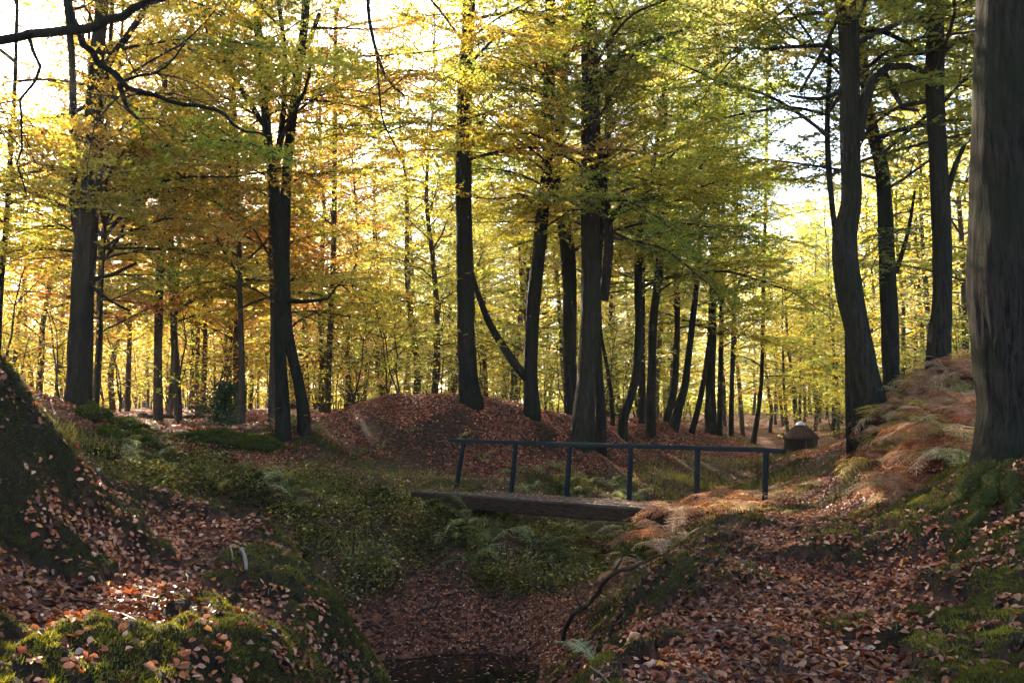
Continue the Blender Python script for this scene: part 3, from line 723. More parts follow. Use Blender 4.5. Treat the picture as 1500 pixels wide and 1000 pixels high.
tree('broad brown beech with flared foot at the near edge of the ridge', 25,
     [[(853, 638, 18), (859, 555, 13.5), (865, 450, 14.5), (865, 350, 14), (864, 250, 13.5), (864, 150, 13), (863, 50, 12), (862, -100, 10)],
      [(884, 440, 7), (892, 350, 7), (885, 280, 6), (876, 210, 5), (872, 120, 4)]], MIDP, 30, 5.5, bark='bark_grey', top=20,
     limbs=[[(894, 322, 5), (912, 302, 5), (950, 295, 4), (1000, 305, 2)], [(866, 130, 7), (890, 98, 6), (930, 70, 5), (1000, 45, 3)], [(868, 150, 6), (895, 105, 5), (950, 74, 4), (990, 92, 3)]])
tree('dark companion trunk right behind the broad brown beech', 26.6, [[(880, 612, 8), (877, 545, 6), (874, 470, 6), (878, 350, 6), (890, 200, 5), (895, 50, 4)]], MIDP, 14, 6, top=15)
ROW = [
 ('slender trunk leaning out with a pale exposed root on the ridge', 29, [(913, 615, 10), (922, 585, 9), (932, 545, 9), (936, 480, 9), (935, 400, 9), (939, 330, 7), (955, 250, 6), (968, 170, 5), (975, 50, 4)]),
 ('thin crooked trunk set back between the ridge beeches', 33, [(897, 604, 5), (893, 560, 4), (886, 520, 4), (880, 480, 3), (878, 380, 3), (884, 250, 3)]),
 ('pale-sided trunk with a short spur root on the ridge crest', 31, [(953, 618, 11), (955, 540, 9), (957, 470, 9), (965, 400, 9), (968, 330, 7), (972, 200, 6), (978, 40, 5)]),
 ('straight trunk standing behind the pale-sided ridge tree', 34.5, [(941, 612, 8), (940, 500, 7), (941, 400, 6), (944, 250, 5), (948, 30, 4)]),
 ('leaning trunk bending right on the ridge above the red path', 35, [(986, 632, 11), (992, 605, 10), (1003, 565, 8), (1010, 510, 7), (1018, 440, 6), (1024, 370, 5), (1030, 250, 4), (1035, 60, 4)]),
 ('upright trunk crossing behind the leaning ridge tree', 38, [(978, 612, 9), (988, 565, 7), (992, 480, 6), (991, 400, 6), (994, 250, 5), (998, 40, 4)]),
 ('thin slanted trunk beside the thick dark one on the ridge', 39, [(1013, 636, 7), (1022, 600, 6), (1032, 550, 5), (1040, 490, 5), (1047, 420, 4), (1052, 320, 4), (1056, 80, 3)]),
 ('thick dark upright trunk near the low end of the ridge', 40, [(1041, 638, 13), (1041, 560, 10), (1043, 480, 9), (1045, 400, 8), (1047, 250, 6), (1050, 40, 5)]),
 ('narrow upright trunk just beyond the thick dark ridge tree', 41.5, [(1054, 641, 6), (1055, 560, 5), (1057, 450, 5), (1060, 250, 4), (1062, 60, 3)]),
 ('slim trunk near the end of the ridge row, above mossy grass', 46, [(1071, 628, 6), (1072, 560, 5), (1075, 480, 5), (1078, 300, 4), (1080, 50, 3)]),
 ('leaning slim trunk at the very end of the ridge row, near the hut clearing', 52, [(1104, 642, 6), (1109, 615, 5), (1115, 560, 4), (1118, 450, 4), (1122, 250, 3), (1125, 50, 3)]),
]
for lb, d, st in ROW:
    tree(lb, d, [[(u, v, r * .7) for u, v, r in st]], RIGHTP, 20, 4.5 if d < 37 else 4.0, top=18, sides=10, sc=(.9, 1.5))
# right bank
tree('leaning grey beech with a kinked trunk and arching limb above the bracken', 15.5,
     [[(1284, 616, 20), (1270, 550, 17), (1255, 480, 18), (1243, 420, 18.5), (1237, 350, 17), (1246, 300, 15), (1246, 250, 14.5), (1245, 200, 14.5), (1244, 100, 14), (1243, 40, 15), (1238, 0, 14), (1230, -130, 12)],
      [(1259, 640, 8), (1252, 565, 7.5), (1248, 500, 7), (1245, 430, 6)]], RIGHTP, 26, 6.3, bark='bark_grey', top=19, sides=20,
     limbs=[[(1256, 205, 9), (1264, 160, 8), (1279, 118, 7), (1300, 98, 6), (1330, 97, 5), (1357, 108, 4)], [(1297, 108, 4), (1312, 140, 4), (1323, 160, 3), (1347, 162, 2)], [(1240, 86, 5), (1215, 68, 4), (1175, 68, 3), (1120, 72, 2)], [(1234, 133, 4), (1200, 145, 3), (1155, 140, 2)], [(1228, 25, 3), (1205, 75, 3), (1172, 135, 2)], [(1255, 45, 5), (1290, 45, 4), (1330, 65, 3), (1352, 80, 2)]])
tree('shadowed slim stem tucked behind the leaning grey beech', 17.2, [[(1246, 642, 7), (1243, 540, 5), (1240, 450, 5), (1222, 330, 4), (1212, 200, 4), (1215, 40, 3)]], RIGHTP, 12, 5.5, top=14)
tree('straight dark beech with a bent top behind the bracken slope', 19, [[(1306, 585, 14), (1305, 540, 12), (1302, 450, 12.5), (1298, 350, 12), (1292, 250, 10), (1278, 190, 9), (1268, 130, 7), (1264, 60, 6), (1262, -40, 5)]], RIGHTP, 24, 4.5, top=17,
     limbs=[[(1312, 400, 4), (1330, 340, 3), (1340, 280, 2)]])
tree('pale brown beech standing behind the bracken at the slope top', 16, [[(1374, 550, 17), (1376, 500, 16), (1380, 440, 13.5), (1380, 350, 13), (1375, 250, 13), (1369, 130, 13), (1370, 40, 12.5), (1368, -120, 11)]], RIGHTP, 22, 4.5, bark='bark_grey', top=19,
     limbs=[[(1388, 280, 5), (1400, 240, 4), (1412, 215, 3)], [(1382, 75, 5), (1400, 60, 4), (1425, 52, 3)]])
big, bigb, bigz = tree('massive furrowed beech with mossy spreading roots on the right bank', 9.5,
     [[(1472, 716, 66), (1471, 690, 50), (1471, 655, 41), (1474, 600, 37), (1472, 530, 43), (1471, 450, 49), (1471, 400, 50), (1473, 200, 47), (1475, 0, 43), (1478, -250, 38)]], RIGHTP, 16, 9.0, bark='bark_grey', top=20, sides=40, flare=.9)
def big_roots():
    for k, (lst) in enumerate([
        [(1455, 690, 20, 9.4), (1438, 700, 16, 9.2), (1415, 716, 12, 9.0), (1385, 730, 10, 8.9), (1345, 745, 8, 9.1), (1300, 762, 5, 9.4)],
        [(1466, 692, 18, 9.3), (1454, 708, 14, 8.9), (1435, 735, 11, 8.4), (1412, 765, 9, 8.0), (1390, 790, 6, 7.8)],
        [(1484, 692, 18, 9.2), (1486, 712, 14, 8.7), (1482, 740, 12, 8.2), (1470, 770, 8, 7.8), (1450, 800, 5, 7.4)],
        [(1505, 690, 18, 9.2), (1525, 710, 13, 8.8), (1540, 740, 9, 8.4)],
        [(1450, 675, 14, 9.7), (1415, 682, 10, 10), (1390, 680, 9, 10.4), (1360, 690, 6, 10.8)]]):
        pp = []; rr = []
        for i, (u, v, r, d) in enumerate(lst):
            q = P(u, v, d)
            if i > 0: q[2] = Hs(q[0], q[1]) + r / F * d * (-.1 if i > 1 else .25)
            pp.append(q); rr.append(r / F * d)
        T = Tubes(); sp, sr = smooth_path(np.array(pp), np.array(rr), .05)
        sp = sp + np.stack([fbm(sp[:, 0] * 4 + k, sp[:, 1] * 4, 1, 2, 30 + q) * .10 for q in range(3)], 1) * np.array([1, 1, .5])
        T.add(sp - bigb, sr, 16, .35, seed=k); ro = link('root', T.mesh('root', M['rootmoss']), big)
        V = np.vstack(T.v); i = rng.integers(0, len(V), 5000); q = V[i] + rng.normal(0, .012, (5000, 3))
        nr = V[i] - (sp - bigb)[np.minimum(i // 16, len(sp) - 1)] + rng.normal(0, .04, (5000, 3)) + np.array([0, 0, .03])
        up = nr[:, 2] > -.02; q, nr = q[up], nr[up]; m_ = len(q)
        t = (np.array([[.035, .04, .009]]) + rng.random((m_, 1)) ** 2 * np.array([[.13, .115, .012]])) * rng.uniform(.5, 1.3, (m_, 1))
        mo = link('moss_cover', scatter_mesh('moss_cover', np.array([[-.13, 0, 0], [.13, 0, 0], [0, .3, 1.0]]), [[0, 1, 2]], q, frame_from(nr, rng.uniform(0, 6.28, m_)), M['moss'], t, rng.uniform(.015, .035, m_)), ro); mo['kind'] = 'stuff'
big_roots()
# left and middle background stems
for lb, d, st, pal in [
 ('warm brown trunk in the left clearing beside a pair of slimmer stems', 28, [(232, 618, 10), (231, 540, 8), (233, 440, 8), (237, 340, 8), (240, 200, 6), (238, 40, 5)], LEFTP),
 ('thinnest of the three stems clustered in the left clearing', 31, [(248, 614, 6), (252, 560, 5), (256, 480, 5), (262, 350, 4), (270, 100, 4)], LEFTP),
 ('dark stem at the right of the three clustered in the left clearing', 29.5, [(261, 614, 8), (258, 540, 8), (254, 470, 7), (250, 350, 6), (252, 100, 5)], LEFTP),
 ('smooth brown pole tree right of the holly bush', 26, [(355, 630, 7), (354, 540, 6), (352, 440, 5), (350, 360, 5), (345, 200, 4), (340, 30, 4)], [GOLD, ORANGE, YELLOW]),
 ('pale trunk just left of the two-legged black beech', 27, [(398, 616, 8), (399, 540, 6), (400, 460, 6), (396, 300, 5), (392, 60, 4)], [GOLD, ORANGE, YELLOW]),
 ('reddish distant trunk behind the holly bush', 45, [(333, 610, 9), (334, 520, 8), (337, 400, 7), (340, 200, 6), (342, 30, 5)], [ORANGE, RUST, GOLD]),
 ('far thin trunk left of the holly bush', 40, [(288, 612, 5), (289, 520, 4), (291, 400, 4), (294, 150, 3)], [ORANGE, GOLD]),
 ('crooked thin tree at the far left above the moss bank', 20, [(-6, 600, 7), (0, 430, 6), (9, 330, 5), (14, 250, 5), (22, 120, 4), (26, -60, 3)], LEFTP),
 ('slender sapling right of the stout forked beech', 19.5, [(142, 606, 4), (144, 540, 4), (147, 470, 3), (152, 380, 2), (158, 280, 2)], [YELLOW, GOLD]),
 ('dim trunk behind the left shoulder of the mound', 36, [(480, 600, 7), (482, 520, 6), (488, 400, 6), (490, 250, 5), (492, 20, 4)], MIDP)]:
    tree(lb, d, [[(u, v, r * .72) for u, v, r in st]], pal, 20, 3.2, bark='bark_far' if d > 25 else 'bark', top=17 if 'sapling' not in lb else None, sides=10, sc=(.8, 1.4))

# overhanging tree: its trunk stands left of the view, its limbs reach into the picture
def overhang():
    x, y = -10.2, 10.4; gz = Hs(x, y); base = np.array([x, y, gz])
    root = empty('beech_tree', base.tolist()); tag(root, 'overhanging beech whose dark bare limbs cross the bright upper left sky', 'tree')
    T = Tubes(); p = np.array([[0, 0, -.4], [0, 0, .3], [.1, 0, 3], [.25, .1, 6], [.3, .1, 9], [.2, .2, 13], [.1, .3, 18]]); T.add(p, np.array([.5, .42, .36, .33, .28, .2, .06]), 20, .06, 1, .3, .5, .3)
    link('trunk', T.mesh('trunk', M['bark']), root)
    LM = [
     [(-520, 200, 16, 10.3), (-330, 130, 12, 9.8), (-150, 75, 9, 9.5), (0, 56, 7, 9.3), (60, 53, 7, 9.2), (120, 42, 7, 9.1), (175, 20, 6, 9), (235, 0, 5, 9), (330, -25, 4, 9), (420, -30, 2, 9)],
     [(-510, -60, 13, 10.3), (-300, -150, 10, 10), (-80, -150, 8, 9.8), (60, -70, 6.5, 9.6), (96, 0, 6, 9.5), (113, 45, 5.5, 9.5), (145, 92, 5, 9.5), (175, 120, 5, 9.5), (215, 134, 3.6, 9.5), (270, 150, 3, 9.4), (330, 172, 2.4, 9.3), (400, 206, 1.6, 9.2)],
     [(172, 118, 4, 9.5), (180, 140, 3.4, 9.5), (192, 158, 3, 9.5), (206, 176, 2.2, 9.5)],
     [(40, 54, 3, 9.25), (50, 75, 2.6, 9.2), (55, 95, 2.4, 9.2), (45, 118, 2.2, 9.2), (35, 148, 2, 9.2), (33, 190, 1.6, 9.2), (28, 235, 1.4, 9.1), (40, 285, 1, 9.1)],
     [(176, 118, 2.4, 9.5), (205, 110, 2, 9.5), (240, 92, 1.6, 9.5), (265, 60, 1.2, 9.5)],
     [(100, 20, 2, 9.5), (125, 5, 1.8, 9.5), (130, 28, 1.4, 9.4)]]
    for k, lm in enumerate(LM):
        pp = np.array([P(u, v, d) for u, v, r, d in lm]); rr = np.array([r / F * d for u, v, r, d in lm])
        LT = Tubes(); sp, sr = smooth_path(pp, rr, .12)
        sp = sp + np.stack([fbm(sp[:, 2] * 4 + k, sp[:, 0] * 4, 1, 3, 80 + j) * .09 for j in range(3)], 1)
        LT.add(sp - base, sr, 10, .1, seed=k); link('limb', LT.mesh('limb', M['bark']), root)
        for j in range(7):
            i = int(rng.integers(len(sp) // 4, len(sp))); tw = link('twig', BOUGH[int(rng.integers(len(BOUGH)))][0], root)
            tw.matrix_basis = Matrix.Translation((sp[i] - base).tolist()) @ Matrix.Rotation(rng.uniform(0, 6.28), 4, 'Z') @ Matrix.Rotation(rng.uniform(-.6, .9), 4, 'Y') @ Matrix.Scale(rng.uniform(.12, .28), 4)
        if k in (0, 1):
            for j in range(5):
                i = int(rng.integers(len(sp) // 2, len(sp)))
                put_bough(root, (sp[i] - base).tolist(), rng.uniform(0, 6.28), rng.uniform(-.1, .5), rng.uniform(.3, .5), LEFTP)
    for k in range(22):
        h = rng.uniform(9, 17); put_bough(root, (.2, .1, h), rng.uniform(0, 6.28), rng.uniform(0, .5), rng.uniform(.9, 1.5), LEFTP)
overhang()

# ------------------------------------------------------------------ forest behind: whole-tree prototypes copied
def forest_proto(seed):
    rs = random.Random(seed); Ht = rs.uniform(17, 22)
    lean = np.array([rs.gauss(0, .035), rs.gauss(0, .035), 1])
    p = [np.zeros(3) + np.array([0, 0, -.4])]; z = 0
    pos = np.zeros(3)
    for k in range(9):
        p.append(pos.copy()); pos = pos + np.array([lean[0] + rs.gauss(0, .05), lean[1] + rs.gauss(0, .05), 1]) * Ht / 8.5
    p = np.array(p); r0 = rs.uniform(.10, .19); r = np.concatenate([[r0 * 1.4, r0 * 1.15], np.linspace(r0, r0 * .15, len(p) - 2)])
    T = Tubes(); sp, sr = smooth_path(p, r, .5); T.add(sp, sr, 9, .06, seed, .25, .5)
    LP, LN, LA = [], [], []
    nb = 46
    for k in range(nb):
        h = Ht * (0.15 + .83 * (k + rs.random()) / nb); i = int(np.argmin(np.abs(sp[:, 2] - h)))
        L = rs.uniform(2.6, 4.8) * (1.1 - .45 * h / Ht)
        tubes, lp, ln, la = bough_data(seed * 100 + k, L, .24, .055, .3, True)
        az = k * 2.4 + rs.uniform(-.5, .5); el = rs.uniform(-.15, .35) + .4 * h / Ht
        R = np.array(Matrix.Rotation(az, 3, 'Z') @ Matrix.Rotation(-el, 3, 'Y'))
        LP.append(lp @ R.T + sp[i]); LN.append(ln @ R.T); LA.append(la + az)
        for tp, tr, s in tubes: T.add(tp @ R.T + sp[i], tr * 1.2, 3)
    lp = np.vstack(LP); ln = np.vstack(LN); la = np.concatenate(LA)
    fol = scatter_mesh('crown', LEAFQ, LEAF4F, lp, frame_from(ln, la), M['leaf'], leaf_tints(len(lp)), rng.uniform(.10, .17, len(lp)))
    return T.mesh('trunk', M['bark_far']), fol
FP = [forest_proto(31 + k) for k in range(7)]

def corridor(x, y):
    """distance from the line of the path and ditch"""
    t = (x * 18.8 + y * 60) / (18.8 ** 2 + 60 ** 2); t = max(0, min(1.15, t))
    return math.hypot(x - 18.8 * t, y - 60 * t)
HERO_XY = [(o.location.x, o.location.y) for o in COL.objects if o.type == 'EMPTY' and o.get('category') == 'tree']
spots = []
REFS = [(0, 'crooked thin tree'), (112, 'stout forked beech'), (235, 'three clustered stems of the clearing'), (327, 'holly bush'), (413, 'two-legged black beech'), (560, 'leafy mound'), (690, 'straight beech on the mound'), (780, 'S-bent beech'), (860, 'broad brown beech'), (953, 'pale-sided ridge tree'), (1041, 'thick dark ridge trunk'), (1104, 'end of the ridge row'), (1173, 'round hut'), (1278, 'leaning grey beech'), (1304, 'bent-topped dark beech'), (1372, 'pale brown beech'), (1472, 'massive beech')]
def behind(x, y):
    u = 750 + F * x / y
    return min(REFS, key=lambda q: abs(q[0] - u))[1]
def far_trees():
    tries = 0
    while len(spots) < 205 and tries < 14000:
        tries += 1
        t = random.uniform(-.64, .64); r = math.sqrt(random.uniform(27 ** 2, 112 ** 2)); x = r * math.sin(t); y = r * math.cos(t)
        if len(spots) > 150 and r > 80: continue
        if x < -.2 * y and r > 45 and random.random() < .45: continue
        cd = corridor(x, y)
        if y < 85 and cd < (4.5 if x > y * .313 else 8): continue
        if y < 36 and -9 < x < 6: continue
        if any((x - a) ** 2 + (y - b) ** 2 < (2.3 + r * .009) ** 2 for a, b in spots + HERO_XY): continue
        spots.append((x, y))
    for k, (x, y) in enumerate([(-15, 14), (-19, 20), (-17, 25), (-24, 28), (-22, 16), (-29, 34), (-27, 24), (-34, 42)]): spots.append((x, y))  # unseen trees outside the left edge, added to shade the near left bank
    # a straight row of slim stems behind the hut
    for k, (u, d) in enumerate([(1128, 84), (1148, 88), (1155, 80), (1165, 95), (1172, 84), (1180, 90), (1188, 100), (1194, 82), (1222, 78), (1236, 70), (1204, 105), (1138, 102), (1212, 90)]):
        p = P(u, 640, d); spots.append((p[0], p[1]))
    for i, (x, y) in enumerate(spots):
        tr, fo = FP[i % len(FP)]
        row = i >= len(spots) - 13
        root = empty('forest_tree', (x, y, Hs(x, y)), random.uniform(0, 6.28))
        s = random.uniform(.85, 1.15) * (.78 if x < -.3 * y else 1); root.scale = (s, s, s * random.uniform(.95, 1.1))
        link('trunk', tr, root); c = link('crown', fo, root)
        pal = [GOLD, ORANGE, YELLOW, YELLOW, RUST] if x < -y * .2 else ([YELLOW, GREEN, GOLD, PALE] if x < y * .2 else [YELLOW, GOLD, PALE, GREEN, PALE])
        col = pal[int(rng.integers(len(pal)))]; c.color = season([col]); r = math.hypot(x, y); ref = behind(x, y)
        far = 'just' if r < 45 else ('well' if r < 75 else 'far')
        tag(root, f'{CNAME[col]} leaved forest tree {far} behind the {ref}', 'tree', 'forest trees behind the ' + ref)
far_trees()

def far_wood():
    n = 230000; t = rng.uniform(-.75, .75, n); r = rng.uniform(108, 150, n); x = r * np.sin(t); y = r * np.cos(t)
    hmax = 19 + 12 * fbm(t * 60, r * .05, 1, 3, 95); z = H0(x, y) + rng.random(n) ** 1.6 * hmax
    k = fbm(t * 90, z * .5, 1, 3, 96) > -.5 + .013 * (z - 1); x, y, z = x[k], y[k], z[k]; n = len(x)
    pal = np.array([GOLD, YELLOW, PALE, GREEN, ORANGE]); g = np.clip((x / y + .5) * 1.6, 0, 1)
    ci = np.where(rng.random(n) < g, rng.integers(1, 4, n), rng.choice([0, 0, 1, 4], n))
    rot = frame_from(rng.normal(0, 1, (n, 3)) + np.array([0, 0, .3]), rng.uniform(0, 6.28, n))
    o = link('far_woodland', scatter_mesh('far_woodland', LEAFQ, LEAF4F, np.stack([x, y, z], 1), rot, M['leaf'], pal[ci] * rng.uniform(.6, 1.1, (n, 1)), rng.uniform(.3, .6, n)))
    tag(o, 'hazy golden foliage of the far woodland closing the view', 'woodland', kind='stuff')
far_wood()
# ------------------------------------------------------------------ saplings: low sprays of leaf between the trunks
def sapling_proto(seed):
    rs = random.Random(seed); Ht = rs.uniform(2.6, 4.4); T = Tubes(); LP, LN, LA = [], [], []
    for s in range(rs.choice([1, 2, 2])):
        d = np.array([rs.gauss(0, .16), rs.gauss(0, .16), 1]); p = [np.array([0, 0, -.2])]
        for k in range(7): p.append(p[-1] + d * Ht / 7 + np.array([rs.gauss(0, .07), rs.gauss(0, .07), 0]))
        p = np.array(p); T.add(p, np.linspace(.032, .006, len(p)), 6, 0, 0)
        for k in range(9):
            i = 1 + int(6 * (k + .5) / 9)
            tubes, lp, ln, la = bough_data(seed * 77 + s * 20 + k, rs.uniform(.9, 1.9), .22, .075, .26, True)
            az = k * 2.4 + rs.uniform(-.5, .5); R = np.array(Matrix.Rotation(az, 3, 'Z') @ Matrix.Rotation(-rs.uniform(0, .5), 3, 'Y'))
            LP.append(lp @ R.T + p[i]); LN.append(ln @ R.T); LA.append(la + az)
            for tp, tr, q in tubes: T.add(tp @ R.T + p[i], tr, 3)
    lp = np.vstack(LP); fol = scatter_mesh('foliage', LEAFQ, LEAF4F, lp, frame_from(np.vstack(LN), np.concatenate(LA)), M['leaf'], leaf_tints(len(lp)), rng.uniform(.07, .11, len(lp)))
    return T.mesh('stem', M['twig']), fol
SP = [sapling_proto(5 + k) for k in range(5)]
def saplings():
    pl = []; tries = 0
    named = [(583, 572, 27.5, 'thin two-stemmed sapling on the back of the mound'), (520, 590, 27, 'spindly sapling by the left shoulder of the mound'), (648, 575, 29, 'leaning sapling behind the mound top')]
    for u, v, d, lb in named:
        p = P(u, v, d); pl.append((p[0], p[1], lb, None))
    while len(pl) < 240 and tries < 9000:
        tries += 1
        t = random.uniform(-.62, .62); r = random.uniform(25, 88); x = r * math.sin(t); y = r * math.cos(t)
        if corridor(x, y) < (3.5 if x > y * .313 else 7): continue
        if y < 27 and -10 < x < 8: continue
        if any((x - a) ** 2 + (y - b) ** 2 < 1.8 ** 2 for a, b, _, _ in pl): continue
        q = (None, None)
        pl.append((x, y) + q)
    for i, (x, y, lb, g) in enumerate(pl):
        st, fo = SP[i % len(SP)]
        root = empty('sapling', (x, y, Hs(x, y)), random.uniform(0, 6.28)); s = random.uniform(.8, 1.3) * (1 + max(0, math.hypot(x, y) - 30) * .012); root.scale = (s, s, s)
        link('stem', st, root); f = link('foliage', fo, root)
        pal = [GOLD, ORANGE, YELLOW, GREEN] if x < -y * .2 else [YELLOW, GREEN, YELLOW, PALE]
        col = pal[int(rng.integers(len(pal)))]; f.color = season([col]); ref = behind(x, y)
        far = 'just' if math.hypot(x, y) < 38 else ('well' if math.hypot(x, y) < 58 else 'far')
        if lb is None: lb = f'bushy {CNAME[col]} sapling {far} behind the {ref}'; g = 'saplings behind the ' + ref
        tag(root, lb, 'sapling', g)
saplings()

# ------------------------------------------------------------------ holly bush
def holly():
    p = P(327, 626, 27); gz = Hs(p[0], p[1]); root = empty('holly_bush', (p[0], p[1], gz)); tag(root, 'rounded dark evergreen bush standing alone in the left clearing', 'bush')
    P_, N_ = [], []
    for k in range(38):
        az = rng.uniform(0, 6.28); h = rng.uniform(.1, 1.25); rad = rng.uniform(.05, .75) * (1.15 - .55 * h); c0 = np.array([math.cos(az) * rad, math.sin(az) * rad, h]); m_ = 130
        q = c0 + rng.normal(0, 1, (m_, 3)) * np.array([.14, .14, .10]); P_.append(q); N_.append(rng.normal(0, .7, (m_, 3)) + (c0 - np.array([0, 0, .4])))
    pos = np.vstack(P_); nr = np.vstack(N_); n = len(pos); ph = rng.uniform(0, 6.28, n)
    pal = np.array([.03, .045, .02]) * rng.uniform(.6, 2.6, (n, 1)) + rng.uniform(0, .03, (n, 1))
    link('foliage', scatter_mesh('foliage', LEAFQ, LEAF4F, pos, frame_from(nr, ph), M['under'], pal, rng.uniform(.05, .09, n)), root)
    T = Tubes()
    for k in range(6):
        a = k * 1.05; T.add(np.array([[0, 0, -.15], [.05 * math.cos(a), .05 * math.sin(a), .2], [.3 * math.cos(a), .3 * math.sin(a), .9]]), np.array([.03, .02, .006]), 5)
    link('stem', T.mesh('stem', M['twig']), root)
holly()

# ------------------------------------------------------------------ ferns
def frond_mesh(seed, L, width, curl, npin=16):
    rs = random.Random(seed); pos = []; rots = []; sc = []; T = Tubes()
    el = rs.uniform(.8, 1.15); d = np.array([math.cos(el), 0, math.sin(el)]); p = np.zeros(3); path = [p.copy()]
    k = 14
    for i in range(k):
        ang = el - curl * (i / k) ** 1.2
        p = p + np.array([math.cos(ang), rs.gauss(0, .03), math.sin(ang)]) * L / k; path.append(p.copy())
    path = np.array(path); V = []; Fc = []
    for i in range(k):                                   # rachis strip
        w = .008 * (1 - i / k) + .002; b = len(V)
        for q in (path[i], path[i + 1]): V += [q + np.array([0, -w, 0]), q + np.array([0, w, 0])]
        Fc.append((b, b + 2, b + 3, b + 1))
    for i in range(npin):
        t = .2 + .8 * i / npin; f = t * k; i0 = min(int(f), k - 1); q = path[i0] * (1 - (f - i0)) + path[i0 + 1] * (f - i0)
        tg = path[i0 + 1] - path[i0]; tg /= np.linalg.norm(tg); up = np.cross(tg, [0, 1, 0]); up = -up / np.linalg.norm(up)
        wl = width * math.sin(math.pi * min(1, (t - .12) / .9)) ** .6 * (1 - t) ** .35 * rs.uniform(.85, 1.15) + .02
        for sg in (-1, 1):
            dr = np.array([0, sg, 0.0]) * .9 + tg * .42 - np.array([0, 0, .12]) + up * rs.gauss(0, .12); dr /= np.linalg.norm(dr)
            nsub = max(4, int(wl / .022))
            sd_ = tg - dr * np.dot(tg, dr); sd_ /= np.linalg.norm(sd_)
            for m in range(nsub):
                s = (m + .3) / nsub; c = q + dr * wl * s - np.array([0, 0, .14]) * wl * s * s
                hw = (.47 * wl / 3.2) * (1 - s) ** .8 + .004; st = wl / nsub * .62
                for s2 in (-1, 1):
                    b = len(V); tip = c + sd_ * s2 * hw + dr * st * .7
                    V += [c, c + sd_ * s2 * hw * .55 - dr * st * .25, tip, c + dr * st * .8 + sd_ * s2 * hw * .35]; Fc.append((b, b + 1, b + 2, b + 3))
    V = np.array(V); sh = np.repeat(rng.uniform(.45, 1.35, (len(V) // 4 + 1, 1)), 4, 0)[:len(V)]
    return quads_mesh('frond', V, Fc, M['frond'], sh * np.ones((1, 3)))
FR_G = [frond_mesh(k, .8, .17, 1.5 + .3 * (k % 3)) for k in range(4)]
FR_B = [frond_mesh(20 + k, .85, .28, 1.9 + .35 * (k % 3), 13) for k in range(5)]
FG1 = (.09, .105, .032); FG2 = (.20, .215, .075); FG3 = (.38, .39, .18); BR1 = (.33, .135, .07); BR2 = (.46, .25, .14); BR3 = (.60, .42, .26); BR4 = (.19, .075, .045); BY = (.46, .37, .10)
def fern(x, y, pal, protos, n, size, label, group, name='fern', tilt=0.0, az0=0.0, spread=6.283):
    z = Hs(x, y); root = empty(name, (x, y, z)); tag(root, label, 'fern', group)
    for k in range(n):
        o = link('frond', protos[random.randrange(len(protos))], root)
        az = az0 + spread * (k + random.uniform(-.35, .35)) / n
        s = size * random.uniform(.75, 1.2)
        o.matrix_basis = Matrix.Translation((0, 0, -.03)) @ Matrix.Rotation(az, 4, 'Z') @ Matrix.Rotation(random.uniform(-.2, .35) + tilt, 4, 'Y') @ Matrix.Rotation(random.uniform(-.25, .25), 4, 'X') @ Matrix.Scale(s, 4)
        c = pal[random.randrange(len(pal))]; j = random.uniform(.8, 1.2); o.color = (c[0] * j, c[1] * j, c[2] * j, 1)
